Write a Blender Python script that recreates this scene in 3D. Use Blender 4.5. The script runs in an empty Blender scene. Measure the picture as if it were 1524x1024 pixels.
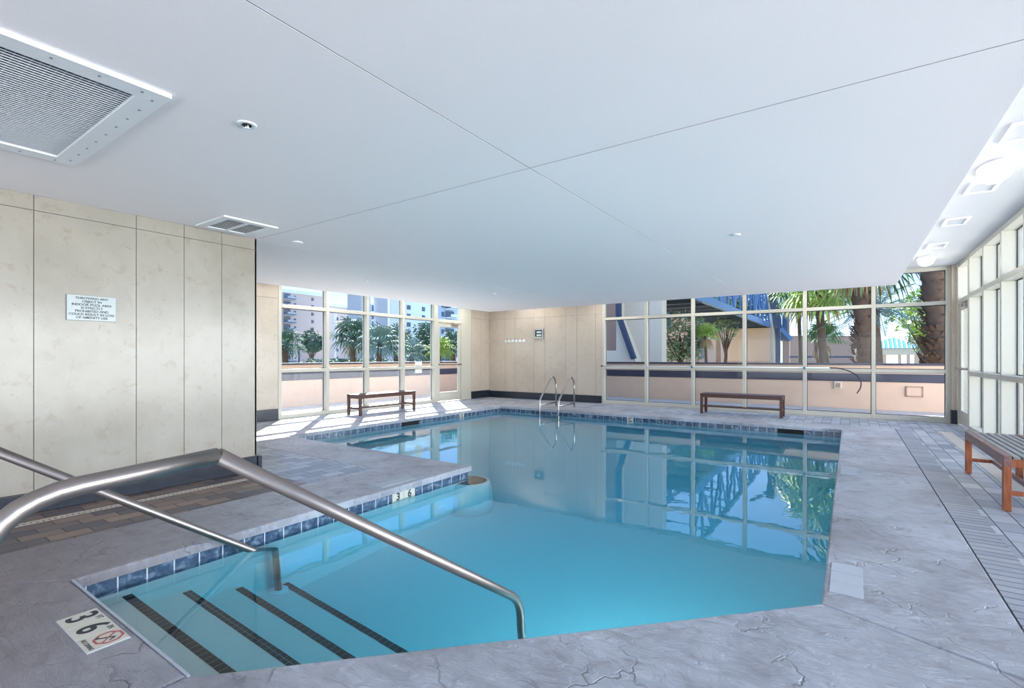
import bpy, bmesh, math, random
from mathutils import Vector, Matrix, noise as mnoise
random.seed(7)
R = math.radians
scene = bpy.context.scene
C = scene.collection

# ------------------------------------------------------------------ camera
F = 728.8; HY = 532.1; EYE = 1.25
YAW = math.atan((1264.7-762)/F)
cam_d = bpy.data.cameras.new('camera'); cam = bpy.data.objects.new('camera', cam_d); C.objects.link(cam)
cam_d.sensor_width = 36; cam_d.lens = 36*F/1524
cam_d.shift_y = (HY-512)/1524
cam_d.clip_end = 1500; cam_d.clip_start = .03
cam.location = (0, 0, EYE); cam.rotation_euler = (R(90), 0, YAW)
scene.camera = cam

# ------------------------------------------------------------------ look
vs = scene.view_settings
vs.view_transform = 'Standard'; vs.look = 'None'; vs.gamma = 1; vs.exposure = 1.45; vs.use_curve_mapping = False
try:
    scene.cycles.max_bounces = 14; scene.cycles.diffuse_bounces = 7; scene.cycles.glossy_bounces = 5
    scene.cycles.transmission_bounces = 10; scene.cycles.transparent_max_bounces = 16
    scene.cycles.sample_clamp_indirect = 6; scene.cycles.use_denoising = True
except Exception:
    pass

# ------------------------------------------------------------------ sky
world = bpy.data.worlds.new('sky'); scene.world = world; world.use_nodes = True
nt = world.node_tree; nt.nodes.clear()
wo = nt.nodes.new('ShaderNodeOutputWorld'); bg = nt.nodes.new('ShaderNodeBackground')
tc = nt.nodes.new('ShaderNodeTexCoord'); sx = nt.nodes.new('ShaderNodeSeparateXYZ'); rp = nt.nodes.new('ShaderNodeValToRGB')
nt.links.new(tc.outputs['Generated'], sx.inputs[0]); nt.links.new(sx.outputs['Z'], rp.inputs[0])
el = rp.color_ramp.elements
el[0].position = 0.0; el[0].color = (.72, .84, .97, 1)
el[1].position = 1.0; el[1].color = (.25, .44, .85, 1)
e = el.new(.12); e.color = (.37, .55, .90, 1)
e = el.new(.35); e.color = (.25, .43, .85, 1)
nt.links.new(rp.outputs[0], bg.inputs[0]); bg.inputs[1].default_value = 1.0
nt.links.new(bg.outputs[0], wo.inputs[0])

def lamp(name, kind, loc, energy, rot=(0, 0, 0), color=(1, 1, 1), **kw):
    d = bpy.data.lights.new(name, kind); d.energy = energy; d.color = color
    for k, v in kw.items(): setattr(d, k, v)
    o = bpy.data.objects.new(name, d); C.objects.link(o); o.location = loc; o.rotation_euler = rot
    return o
SUN = Vector((.735, -.678, -math.tan(R(43)))).normalized()
s = lamp('sun', 'SUN', (-30, 30, 30), 11.0, color=(1, .95, .87), angle=R(.6))
s.rotation_euler = SUN.to_track_quat('-Z', 'Y').to_euler()
# added fill light behind the camera, stands in for window daylight
lamp('fill_light_rear', 'AREA', (-1.9, -4.3, 1.2), 45, rot=(R(100), 0, 0), color=(.93, .97, 1), shape='RECTANGLE', size=6.4, size_y=2.1)
# added fill light outside the right glass wall, boosts the daylight
lamp('fill_light_side', 'AREA', (8.0, 6.8, 1.25), 1250, rot=(R(97), 0, R(90)), color=(1, .965, .965), shape='RECTANGLE', size=20, size_y=3.4)

# ------------------------------------------------------------------ materials
def lin(c): return tuple(((v/255)/12.92 if v/255 <= .04045 else ((v/255+.055)/1.055)**2.4) for v in c)
class NT:
    def __init__(self, name):
        self.m = bpy.data.materials.new(name); self.m.use_nodes = True
        self.t = self.m.node_tree; self.t.nodes.clear()
        self.out = self.n('ShaderNodeOutputMaterial')
    def n(self, kind, **kw):
        o = self.t.nodes.new(kind)
        for k, v in kw.items():
            if k.startswith('i_'):
                key = k[2:]; key = int(key) if key.isdigit() else key.replace('_', ' ')
                o.inputs[key].default_value = v
            else: setattr(o, k, v)
        return o
    def l(self, a, b): self.t.links.new(a, b)
    def pos(self, scale=(1, 1, 1), rot=(0, 0, 0)):
        g = self.n('ShaderNodeNewGeometry'); mp = self.n('ShaderNodeMapping')
        self.l(g.outputs['Position'], mp.inputs['Vector'])
        mp.inputs['Scale'].default_value = scale; mp.inputs['Rotation'].default_value = rot
        return mp.outputs[0]
    def noise(self, vec, scale, detail=4, rough=.55, dist=0):
        o = self.n('ShaderNodeTexNoise'); self.l(vec, o.inputs['Vector'])
        o.inputs['Scale'].default_value = scale; o.inputs['Detail'].default_value = detail
        o.inputs['Roughness'].default_value = rough; o.inputs['Distortion'].default_value = dist
        return o.outputs['Fac']
    def ramp(self, fac, stops):
        o = self.n('ShaderNodeValToRGB'); self.l(fac, o.inputs[0]); els = o.color_ramp.elements
        els[0].position = stops[0][0]; els[0].color = (*stops[0][1], 1)
        els[1].position = stops[-1][0]; els[1].color = (*stops[-1][1], 1)
        for p, c in stops[1:-1]:
            q = els.new(p); q.color = (*c, 1)
        return o.outputs[0]
    def mix(self, f, a, b, mode='MIX'):
        o = self.n('ShaderNodeMix', data_type='RGBA', blend_type=mode)
        for v, k in ((f, 0), (a, 6), (b, 7)):
            if isinstance(v, (int, float)): o.inputs[k].default_value = v
            elif isinstance(v, tuple): o.inputs[k].default_value = (*v, 1)
            else: self.l(v, o.inputs[k])
        return o.outputs[2]
    def math(self, op, a, b=0.0):
        o = self.n('ShaderNodeMath', operation=op)
        for v, k in ((a, 0), (b, 1)):
            if isinstance(v, (int, float)): o.inputs[k].default_value = v
            else: self.l(v, o.inputs[k])
        return o.outputs[0]
    def bump(self, h, strength=.3, dist=.01, normal=None):
        o = self.n('ShaderNodeBump'); o.inputs['Strength'].default_value = strength; o.inputs['Distance'].default_value = dist
        self.l(h, o.inputs['Height'])
        if normal: self.l(normal, o.inputs['Normal'])
        return o.outputs[0]
    def bsdf(self, col, rough=.5, metal=0, normal=None, spec=.5, **kw):
        o = self.n('ShaderNodeBsdfPrincipled')
        for v, k in ((col, 'Base Color'), (rough, 'Roughness'), (metal, 'Metallic'), (spec, 'Specular IOR Level')):
            if isinstance(v, tuple): o.inputs[k].default_value = (*v, 1)
            elif isinstance(v, (int, float)): o.inputs[k].default_value = v
            else: self.l(v, o.inputs[k])
        if normal: self.l(normal, o.inputs['Normal'])
        for k, v in kw.items(): o.inputs[k.replace('_', ' ')].default_value = v
        self.l(o.outputs[0], self.out.inputs[0]); return o
def simple(name, rgb, rough=.5, metal=0, var=.08, scale=12, bump=0, spec=.5):
    m = NT(name); v = m.pos(); c = lin(rgb)
    f = m.noise(v, scale, 3)
    col = m.mix(f, tuple(min(1, x*(1-var)) for x in c), tuple(min(1, x*(1+var)) for x in c))
    nrm = m.bump(m.noise(v, scale*6, 3), bump, .004) if bump else None
    m.bsdf(col, rough, metal, nrm, spec); return m.m
M = {}
M['frame'] = simple('cream_aluminium', (186, 183, 171), .38, 0, .03, 3)
M['gasket'] = simple('dark_gasket', (38, 42, 50), .6)
M['black_stone'] = simple('black_stone', (36, 42, 52), .22, 0, .35, 9)
M['plaster'] = simple('white_plaster', (246, 240, 241), .85, 0, .02, 60, .35)
M['smooth_white'] = simple('smooth_white_plaster', (198, 199, 203), .7, 0, .01, 10)
M['seam'] = simple('seam_grey', (120, 120, 126), .9)  # plain grey for the joints and screw heads
M['white_metal'] = simple('white_painted_metal', (232, 234, 238), .45, 0, .02)
M['steel'] = simple('brushed_steel', (176, 172, 168), .27, 1, .05, 30)
M['rail_steel'] = simple('satin_steel', (150, 142, 138), .38, 1, .12, 14)
M['dark'] = simple('dark_void', (22, 22, 24), .8)
M['plastic_white'] = simple('white_plastic', (225, 228, 228), .4)
M['stucco'] = simple('pink_stucco', (208, 174, 150), .9, 0, .07, 5, .5)
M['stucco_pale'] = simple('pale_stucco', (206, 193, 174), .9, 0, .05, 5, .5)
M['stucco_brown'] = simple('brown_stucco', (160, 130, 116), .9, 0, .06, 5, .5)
M['navy_band'] = simple('navy_tile_band', (58, 56, 70), .45, 0, .25, 4)
M['blue_steel'] = simple('blue_painted_steel', (60, 104, 150), .45, 0, .1, 3)
M['blue_dark'] = simple('dark_blue_paint', (30, 48, 80), .5, 0, .1, 3)
M['roof_blue'] = simple('blue_metal_roof', (70, 130, 180), .35, 0, .1, 5)
M['roof_rib'] = simple('pale_roof_rib', (200, 220, 232), .4)
M['bridge_dark'] = simple('bridge_soffit', (56, 68, 84), .7)
M['leaf_dark'] = simple('dark_palm_leaf', (62, 96, 76), .8, 0, .3, 8)
M['leaf_mid'] = simple('palm_leaf', (84, 118, 62), .75, 0, .35, 8)
M['leaf_bright'] = simple('bright_palm_leaf', (140, 166, 70), .75, 0, .35, 8)
M['leaf_blue'] = simple('blue_green_frond', (96, 124, 114), .75, 0, .3, 8)
M['leaf_olive'] = simple('olive_leaf', (120, 138, 104), .6, 0, .35, 8)
M['leaf_dry'] = simple('dry_palm_leaf', (158, 132, 92), .7, 0, .3, 8)
M['trunk'] = simple('palm_trunk', (86, 68, 56), .9, 0, .45, 9, .9)
M['trunk_light'] = simple('pale_trunk', (140, 112, 92), .9, 0, .35, 9, .8)
M['sign'] = simple('pale_sign_plate', (166, 176, 177), .25, 0, .02)
M['sign_edge'] = simple('grey_plate_edge', (120, 130, 132), .4)
M['ink'] = simple('dark_ink', (48, 54, 60), .6)
M['red_ink'] = simple('red_ink', (170, 92, 92), .6)
M['marker'] = simple('cream_marker_tile', (205, 200, 186), .45, 0, .08, 20)
M['marker_grey'] = simple('pale_blank_tile', (176, 182, 190), .5, 0, .08, 20)
M['grout'] = simple('pale_grout', (170, 176, 184), .8)
M['bldg_pink'] = simple('rose_render', (196, 176, 170), .9, 0, .03, .1)
M['bldg_grey'] = simple('grey_render', (168, 172, 182), .9, 0, .03, .1)
M['bldg_white'] = simple('white_render', (212, 214, 216), .9, 0, .02, .1)
M['win_dark'] = simple('dark_window', (70, 86, 106), .2)
M['ground'] = simple('dry_ground', (120, 122, 104), .95, 0, .2, .3)
M['sea'] = simple('pale_sea', (150, 186, 200), .25, 0, .05, .1)
M['slot_cream'] = simple('cream_drain_cover', (186, 176, 164), .6)
M['black_plastic'] = simple('black_plastic', (30, 30, 34), .4)
M['blue_plastic'] = simple('blue_plastic', (70, 110, 140), .4)
M['hose_white'] = simple('white_pole_paint', (205, 212, 216), .3)

# marble
def marble(name, c1, c2, c3_, vein):
    m = NT(name); v = m.pos()
    n1 = m.noise(v, 1.1, 5, .6); n2 = m.noise(v, 9, 6, .65, .6); n3 = m.noise(m.pos((1, 1, .7)), 26, 5, .7, 1.0)
    col = m.ramp(n1, [(.3, lin(c1)), (.55, lin(c2)), (.75, lin(c3_))])
    col = m.mix(m.ramp(n2, [(.56, (0, 0, 0)), (.72, (.5, .5, .5))]), col, lin(vein))
    col = m.mix(m.ramp(n3, [(.63, (0, 0, 0)), (.72, (.75, .75, .75))]), col, lin(tuple(x*.93 for x in vein)))
    m.bsdf(col, .2, 0, None, .4); return m.m
M['marble'] = marble('beige_marble', (144, 137, 126), (159, 153, 143), (151, 146, 137), (130, 115, 98))
M['marble_warm'] = marble('peach_marble', (172, 160, 146), (184, 173, 160), (178, 167, 153), (158, 138, 118))

# teak
def wood(name, a, b, dirscale):
    m = NT(name); v = m.pos(dirscale)
    f = m.noise(v, 6, 6, .6, .5)
    m.bsdf(m.ramp(f, [(.3, lin(a)), (.7, lin(b))]), .42, 0, m.bump(f, .15, .002)); return m.m
M['wood_dark'] = wood('dark_stained_wood', (60, 36, 30), (88, 56, 46), (8, 1, 8))
M['wood_teak'] = wood('warm_teak', (120, 62, 34), (168, 96, 58), (9, 9, 1.2))
M['wood_rail'] = wood('weathered_wood', (104, 72, 66), (140, 108, 102), (8, 1, 8))
M['wood_slat'] = wood('grey_weathered_slat', (112, 112, 114), (146, 144, 144), (9, 1, 9))

# stamped concrete
m = NT('stamped_concrete'); v = m.pos()
a = m.noise(v, 1.3, 6, .62, .4); b = m.noise(v, 7, 6, .65, .8); c3 = m.noise(v, 40, 4, .6)
col = m.ramp(a, [(.28, lin((136, 134, 140))), (.5, lin((170, 173, 182))), (.72, lin((194, 198, 207)))])
col = m.mix(m.ramp(b, [(.5, (0, 0, 0)), (.75, (.55, .55, .55))]), col, lin((116, 108, 112)))
# deck turns browner and darker towards its near left corner
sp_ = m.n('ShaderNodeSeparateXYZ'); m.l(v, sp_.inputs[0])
near_left_tone = m.math('ADD', m.math('MULTIPLY', sp_.outputs['X'], -.22), m.math('MULTIPLY', sp_.outputs['Y'], -.42))
near_left_tone = m.math('ADD', near_left_tone, m.math('MULTIPLY', a, .9))
near_left_tone = m.ramp(near_left_tone, [(.35, (0, 0, 0)), (1.0, (.8, .8, .8))])
col = m.mix(near_left_tone, col, lin((118, 104, 104)))
# chiselled ridges
dv = m.n('ShaderNodeVectorMath', operation='ADD'); nz = m.n('ShaderNodeTexNoise'); m.l(v, nz.inputs['Vector']); nz.inputs['Scale'].default_value = 3.2; nz.inputs['Detail'].default_value = 4
sc = m.n('ShaderNodeVectorMath', operation='SCALE'); m.l(nz.outputs['Color'], sc.inputs[0]); sc.inputs['Scale'].default_value = .55
m.l(v, dv.inputs[0]); m.l(sc.outputs[0], dv.inputs[1])
vo = m.n('ShaderNodeTexVoronoi', feature='DISTANCE_TO_EDGE'); m.l(dv.outputs[0], vo.inputs['Vector']); vo.inputs['Scale'].default_value = 2.3
msk = m.ramp(m.noise(v, 2.1, 2), [(.47, (0, 0, 0)), (.6, (1, 1, 1))])
rid = m.ramp(vo.outputs['Distance'], [(0, (0, 0, 0)), (.02, (1, 1, 1))])
rid2 = m.math('MAXIMUM', rid, m.math('SUBTRACT', 1.0, msk))
st = m.n('ShaderNodeTexNoise'); m.l(m.pos((1, 2.6, 1), (0, 0, .5)), st.inputs['Vector']); st.inputs['Scale'].default_value = 6; st.inputs['Detail'].default_value = 7; st.inputs['Roughness'].default_value = .66; st.inputs['Distortion'].default_value = 1.3
h = m.math('ADD', m.math('MULTIPLY', rid2, .6), m.math('ADD', m.math('MULTIPLY', st.outputs['Fac'], 1.6), m.math('MULTIPLY', c3, .15)))
col = m.mix(m.math('MULTIPLY', m.math('SUBTRACT', 1.0, rid2), .35), col, lin((70, 66, 72)))
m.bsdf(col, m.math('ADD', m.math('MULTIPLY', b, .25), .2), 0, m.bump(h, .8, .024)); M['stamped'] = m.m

# pavers
def paver(name, cols, bw, rh, rotz, mortar=(96, 98, 106)):
    m = NT(name); v = m.pos((1, 1, 1), (0, 0, rotz))
    br = m.n('ShaderNodeTexBrick'); m.l(v, br.inputs['Vector'])
    br.inputs['Scale'].default_value = 1; br.inputs['Brick Width'].default_value = bw; br.inputs['Row Height'].default_value = rh
    br.inputs['Mortar Size'].default_value = .005; br.inputs['Mortar Smooth'].default_value = .3; br.inputs['Bias'].default_value = 0
    br.inputs['Color1'].default_value = (0, 0, 0, 1); br.inputs['Color2'].default_value = (1, 1, 1, 1); br.inputs['Mortar'].default_value = (.5, .5, .5, 1)
    base = m.ramp(br.outputs['Color'], [(0, lin(cols[0])), (.5, lin(cols[1])), (1, lin(cols[2]))])
    base = m.mix(m.math('MULTIPLY', m.noise(v, 22, 4), .5), base, lin(tuple(x*.75 for x in cols[1])))
    col = m.mix(br.outputs['Fac'], base, lin(mortar))
    h = m.math('ADD', m.math('MULTIPLY', m.math('SUBTRACT', 1.0, br.outputs['Fac']), 1.0), m.math('MULTIPLY', m.noise(v, 30, 3), .3))
    m.bsdf(col, .42, 0, m.bump(h, .6, .006)); return m.m
M['paver_grey'] = paver('grey_blue_pavers', ((128, 136, 150), (168, 174, 184), (194, 195, 200)), .24, .15, R(90), (74, 76, 84))
M['paver_brown'] = paver('brown_grey_pavers', ((72, 74, 86), (124, 108, 102), (156, 132, 118)), .24, .14, R(90), (40, 36, 38))
M['paver_soldier'] = paver('soldier_course_pavers', ((140, 144, 154), (158, 162, 172), (170, 172, 178)), 2.0, .085, 0, (58, 60, 68))
M['paver_out'] = paver('terrace_pavers', ((176, 170, 166), (190, 184, 180), (200, 196, 192)), .30, .15, 0, (140, 134, 132))

# waterline tile
m = NT('waterline_tile'); g = m.n('ShaderNodeNewGeometry'); sp = m.n('ShaderNodeSeparateXYZ'); m.l(g.outputs['Position'], sp.inputs[0])
cb = m.n('ShaderNodeCombineXYZ'); m.l(m.math('ADD', sp.outputs['X'], sp.outputs['Y']), cb.inputs[0]); m.l(m.math('ADD', sp.outputs['Z'], .055), cb.inputs[1])
br = m.n('ShaderNodeTexBrick', offset=0); m.l(cb.outputs[0], br.inputs['Vector'])
br.inputs['Scale'].default_value = 1; br.inputs['Brick Width'].default_value = .15; br.inputs['Row Height'].default_value = .15; br.inputs['Mortar Size'].default_value = .004
v = m.pos(); f = m.noise(v, 16, 5, .6, .5)
tc2 = m.ramp(f, [(.3, lin((40, 56, 76))), (.52, lin((74, 94, 118))), (.75, lin((150, 166, 182)))])
m.bsdf(m.mix(br.outputs['Fac'], tc2, lin((206, 212, 216))), .18, 0); M['pool_tile'] = m.m
# step nosing mosaic
m = NT('black_nosing_mosaic'); br = m.n('ShaderNodeTexBrick', offset=0); m.l(m.pos(), br.inputs['Vector'])
br.inputs['Scale'].default_value = 1; br.inputs['Brick Width'].default_value = .05; br.inputs['Row Height'].default_value = .06; br.inputs['Mortar Size'].default_value = .002
m.bsdf(m.mix(br.outputs['Fac'], lin((16, 18, 24)), lin((120, 128, 134))), .4); M['nosing'] = m.m
# pool plaster
m = NT('pool_plaster'); f = m.noise(m.pos(), 60, 4)
m.bsdf(m.mix(f, (.66, .73, .70), (.76, .82, .79)), .7); M['pool_plaster'] = m.m

# water
m = NT('pool_water')
gl = m.n('ShaderNodeBsdfGlass'); gl.inputs['IOR'].default_value = 1.333; gl.inputs['Roughness'].default_value = 0; gl.inputs['Color'].default_value = (1, 1, 1, 1)
w1 = m.noise(m.pos((1, 1, 1)), 2.2, 3, .5, .3); w2 = m.noise(m.pos((1, 1, 1)), 9, 2, .5)
hh = m.math('ADD', w1, m.math('MULTIPLY', w2, .12))
m.l(m.bump(hh, .12, .012), gl.inputs['Normal'])
m.l(gl.outputs[0], m.out.inputs['Surface'])
va = m.n('ShaderNodeVolumeAbsorption'); va.inputs['Color'].default_value = (.04, .78, .93, 1); va.inputs['Density'].default_value = .7
m.l(va.outputs[0], m.out.inputs['Volume']); M['water'] = m.m

# glass: thin pane
def glass(name, tint=(.93, .96, .96), fog=0):
    m = NT(name)
    tr = m.n('ShaderNodeBsdfTransparent'); tr.inputs[0].default_value = (*tint, 1)
    gs = m.n('ShaderNodeBsdfGlossy'); gs.inputs['Roughness'].default_value = .01
    lw = m.n('ShaderNodeLayerWeight'); lw.inputs['Blend'].default_value = .5
    fr = m.math('ADD', m.math('MULTIPLY', m.math('POWER', lw.outputs['Facing'], 5.0), .7), .009)
    mx = m.n('ShaderNodeMixShader'); m.l(fr, mx.inputs[0]); m.l(tr.outputs[0], mx.inputs[1]); m.l(gs.outputs[0], mx.inputs[2])
    o = mx
    if fog:
        df = m.n('ShaderNodeBsdfTranslucent'); df.inputs[0].default_value = (.8, .84, .9, 1)
        mx2 = m.n('ShaderNodeMixShader'); f = m.noise(m.pos((1, 6, 1.2)), 2.4, 5, .7)
        m.l(m.math('MULTIPLY', f, fog), mx2.inputs[0]); m.l(mx.outputs[0], mx2.inputs[1]); m.l(df.outputs[0], mx2.inputs[2]); o = mx2
    m.l(o.outputs[0], m.out.inputs[0]); return m.m
M['glass'] = glass('clear_glass'); M['glass_fog'] = glass('misted_glass', (.92, .95, .97), .06)
m = NT('lamp_glow'); em = m.n('ShaderNodeEmission'); em.inputs[0].default_value = (1, .96, .88, 1); em.inputs[1].default_value = .55
m.l(em.outputs[0], m.out.inputs[0]); M['glow'] = m.m
# perforated / louvred grille
m = NT('grille_louvre'); wv = m.n('ShaderNodeTexWave'); m.l(m.pos(), wv.inputs['Vector'])
m.bsdf(lin((196, 198, 204)), .5); M['louvre'] = m.m

# ------------------------------------------------------------------ mesh helpers
def empty(name, loc=(0, 0, 0)):
    o = bpy.data.objects.new(name, None); o.empty_display_size = .1; o.location = loc; C.objects.link(o); return o
def tag(o, label=None, cat=None, group=None, kind=None):
    if label: o['label'] = label
    if cat: o['category'] = cat
    if group: o['group'] = group
    if kind: o['kind'] = kind
    return o
class MB:
    def __init__(self): self.b = bmesh.new()
    def face(self, pts, mi=0):
        vs_ = [self.b.verts.new(p) for p in pts]
        try: f = self.b.faces.new(vs_); f.material_index = mi; return f
        except ValueError: return None
    def box(self, x0, x1, y0, y1, z0, z1, mi=0, bev=0):
        x0, x1 = sorted((x0, x1)); y0, y1 = sorted((y0, y1)); z0, z1 = sorted((z0, z1))
        c = [self.b.verts.new(p) for p in ((x0, y0, z0), (x1, y0, z0), (x1, y1, z0), (x0, y1, z0), (x0, y0, z1), (x1, y0, z1), (x1, y1, z1), (x0, y1, z1))]
        fs = [self.b.faces.new([c[i] for i in q]) for q in ((0, 3, 2, 1), (4, 5, 6, 7), (0, 1, 5, 4), (1, 2, 6, 5), (2, 3, 7, 6), (3, 0, 4, 7))]
        for f in fs: f.material_index = mi
        if bev:
            es = list({e_ for f in fs for e_ in f.edges})
            r_ = bmesh.ops.bevel(self.b, geom=es, offset=bev, segments=2, affect='EDGES', profile=.6)
            for f in r_['faces']: f.material_index = mi
        return self
    def beam(self, p, q, w, h_=None, mi=0, up=(0, 0, 1)):
        p = Vector(p); q = Vector(q); d = (q-p).normalized(); up = Vector(up)
        if abs(d.dot(up)) > .99: up = Vector((0, 1, 0))
        s_ = d.cross(up).normalized(); u = s_.cross(d); h_ = h_ or w
        a_ = [p+s_*i*w/2+u*j*h_/2 for i, j in ((-1, -1), (1, -1), (1, 1), (-1, 1))]; b_ = [x+(q-p) for x in a_]
        c = [self.b.verts.new(x) for x in a_+b_]
        for qd in ((3, 2, 1, 0), (4, 5, 6, 7), (0, 1, 5, 4), (1, 2, 6, 5), (2, 3, 7, 6), (3, 0, 4, 7)):
            self.b.faces.new([c[i] for i in qd]).material_index = mi
        return self
    def tube(self, pts, r, seg=16, mi=0, cap=True):
        pts = [Vector(p) for p in pts]; rs = r if isinstance(r, (list, tuple)) else [r]*len(pts)
        ref = None; rings = []
        for i, p in enumerate(pts):
            d = ((pts[min(i+1, len(pts)-1)]-pts[i]).normalized()+(pts[i]-pts[max(i-1, 0)]).normalized()).normalized()
            if ref is None: ref = d.orthogonal().normalized()
            ref = (ref-d*ref.dot(d)).normalized(); bi = d.cross(ref)
            rings.append([self.b.verts.new(p+(ref*math.cos(t)+bi*math.sin(t))*rs[i]) for t in (2*math.pi*k/seg for k in range(seg))])
        for A_, B_ in zip(rings, rings[1:]):
            for k in range(seg):
                f = self.b.faces.new((A_[k], A_[(k+1) % seg], B_[(k+1) % seg], B_[k])); f.smooth = True; f.material_index = mi
        if cap:
            for rg, rev in ((rings[0], True), (rings[-1], False)):
                f = self.b.faces.new(list(reversed(rg)) if rev else rg); f.material_index = mi
        return self
    def lathe(self, prof, c=(0, 0, 0), seg=32, mi=0, sx=1, sy=1):
        rings = [[self.b.verts.new((c[0]+r_*sx*math.cos(t), c[1]+r_*sy*math.sin(t), c[2]+z)) for t in (2*math.pi*k/seg for k in range(seg))] for r_, z in prof]
        for A_, B_ in zip(rings, rings[1:]):
            for k in range(seg):
                f = self.b.faces.new((A_[k], A_[(k+1) % seg], B_[(k+1) % seg], B_[k])); f.smooth = True; f.material_index = mi
        self.b.faces.new(list(reversed(rings[0]))).material_index = mi; self.b.faces.new(rings[-1]).material_index = mi
        return self
    def prism(self, pts, z0, z1, mi=0, bev=0):
        lo = [self.b.verts.new((x, y, z0)) for x, y in pts]; hi = [self.b.verts.new((x, y, z1)) for x, y in pts]
        fs = [self.b.faces.new(list(reversed(lo))), self.b.faces.new(hi)]
        n = len(pts)
        for i in range(n): fs.append(self.b.faces.new((lo[i], lo[(i+1) % n], hi[(i+1) % n], hi[i])))
        for f in fs: f.material_index = mi
        if bev:
            bmesh.ops.bevel(self.b, geom=list(fs[1].edges), offset=bev, segments=3, affect='EDGES', profile=.5)
        return self
    def build(self, name, mats, parent=None, smooth=False, world=True):
        bmesh.ops.recalc_face_normals(self.b, faces=self.b.faces[:]) if not getattr(self, 'open', False) else None
        me = bpy.data.meshes.new(name); self.b.to_mesh(me); self.b.free()
        for mm in (mats if isinstance(mats, (list, tuple)) else [mats]): me.materials.append(mm)
        if smooth:
            for p in me.polygons: p.use_smooth = True
        o = bpy.data.objects.new(name, me); C.objects.link(o)
        if parent is not None:
            o.parent = parent
            if world: me.transform(Matrix.Translation(-parent_loc(parent)))
        return o
def parent_loc(p):
    v_ = Vector((0, 0, 0))
    while p is not None: v_ += p.location; p = p.parent
    return v_
def struct(name, mb, mats, **k):
    o = mb.build(name, mats, **k); o['kind'] = 'structure'; return o
def copy_tree(o, parent=None):
    c = o.copy(); C.objects.link(c)
    if parent is not None: c.parent = parent
    for ch in list(o.children): copy_tree(ch, c)
    return c
def text_mesh(name, body, size, mat, parent, mtx, bold=0, align='CENTER', ex=.0008, sxy=(1, 1)):
    cu = bpy.data.curves.new('lettering_curve', 'FONT'); cu.body = body; cu.size = size; cu.align_x = align; cu.align_y = 'CENTER'
    cu.extrude = ex; cu.offset = bold
    t = bpy.data.objects.new('lettering_source', cu); C.objects.link(t)
    bpy.context.view_layer.update(); dg = bpy.context.evaluated_depsgraph_get()
    me = bpy.data.meshes.new_from_object(t.evaluated_get(dg)); bpy.data.objects.remove(t); bpy.data.curves.remove(cu)
    me.name = name; me.materials.clear(); me.materials.append(mat)
    me.transform(Matrix.Diagonal((sxy[0], sxy[1], 1, 1))); me.transform(mtx)
    me.transform(Matrix.Translation(-parent_loc(parent)))
    o = bpy.data.objects.new(name, me); C.objects.link(o); o.parent = parent; return o
def ray(x, y):
    fx, fy = -math.sin(YAW), math.cos(YAW); rx, ry = math.cos(YAW), math.sin(YAW)
    return Vector((fx*F+rx*(x-762), fy*F+ry*(x-762), HY-y))
def atY(x, y, Y): r_ = ray(x, y); return Vector((0, 0, EYE))+r_*(Y/r_.y)
def atX(x, y, X): r_ = ray(x, y); return Vector((0, 0, EYE))+r_*(X/r_.x)
def atD(x, y, D): return Vector((0, 0, EYE))+ray(x, y)*(D/F)

# ================================================================== SETTING
WL = -.14            # water level
XR, XL, YF, YB, XM = 1.66, -9.45, 12.42, -4.5, -5.43   # right glass wall, left glass wall, far wall, rear wall, marble wall
ZC, ZS = 3.0, 2.565
P = [(-3.6, .86), (-2.14, .86), (-.12, 2.95), (-.12, 10.25), (-7.43, 10.25), (-7.43, 4.4), (-3.6, 4.4)]
# pool shell: walls slightly behind the coping nose
Q = [(-3.63, .83), (-2.127, .83), (-.09, 2.937), (-.09, 10.28), (-7.46, 10.28), (-7.46, 4.37), (-3.63, 4.37)]
def depth_floor(x, y): return -1.25
b = MB(); b.open = True
n = len(Q)
for i in range(n):
    (x0, y0), (x1, y1) = Q[i], Q[(i+1) % n]
    b.face([(x0, y0, -.055), (x1, y1, -.055), (x1, y1, -.21), (x0, y0, -.21)], 1)
    b.face([(x0, y0, -.21), (x1, y1, -.21), (x1, y1, -1.6), (x0, y0, -1.6)], 0)
b.face([(x, y, -1.25) for x, y in Q], 0)
struct('pool_shell', b, [M['pool_plaster'], M['pool_tile']])
# water body, its hidden sides buried in the pool walls
W = [(-3.64, .82), (-2.12, .82), (-.08, 2.93), (-.08, 10.29), (-7.47, 10.29), (-7.47, 4.36), (-3.64, 4.36)]
b = MB(); b.prism(W, -1.7, WL)
wt = struct('pool_water', b, M['water'])
# steps
steps = empty('pool_steps', (-2.6, .85, -1.25))
b = MB()
lev = [(.84, 1.14, -.27), (1.14, 1.465, -.54), (1.465, 1.80, -.80), (1.80, 2.15, -1.04)]
def diag_x(y): return -2.127+(y-.83)*(2.037/2.107)
for y0, y1, z in lev:
    b.prism([(-3.629, y0), (diag_x(y0), y0), (diag_x(y1)+.0, y1), (-3.629, y1)], -1.25, z)
b.build('treads', M['pool_plaster'], steps)
for y0, y1, z in lev:
    b = MB(); b.prism([(-3.60, y1-.05), (diag_x(y1-.05)-.02, y1-.05), (diag_x(y1)-.02, y1+.001), (-3.60, y1+.001)], z-.045, z+.003)
    b.build('nosing_strip', M['nosing'], steps)
tag(steps, 'submerged pool entry steps edged with black mosaic tile strips in the near left corner', 'pool steps')
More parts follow.
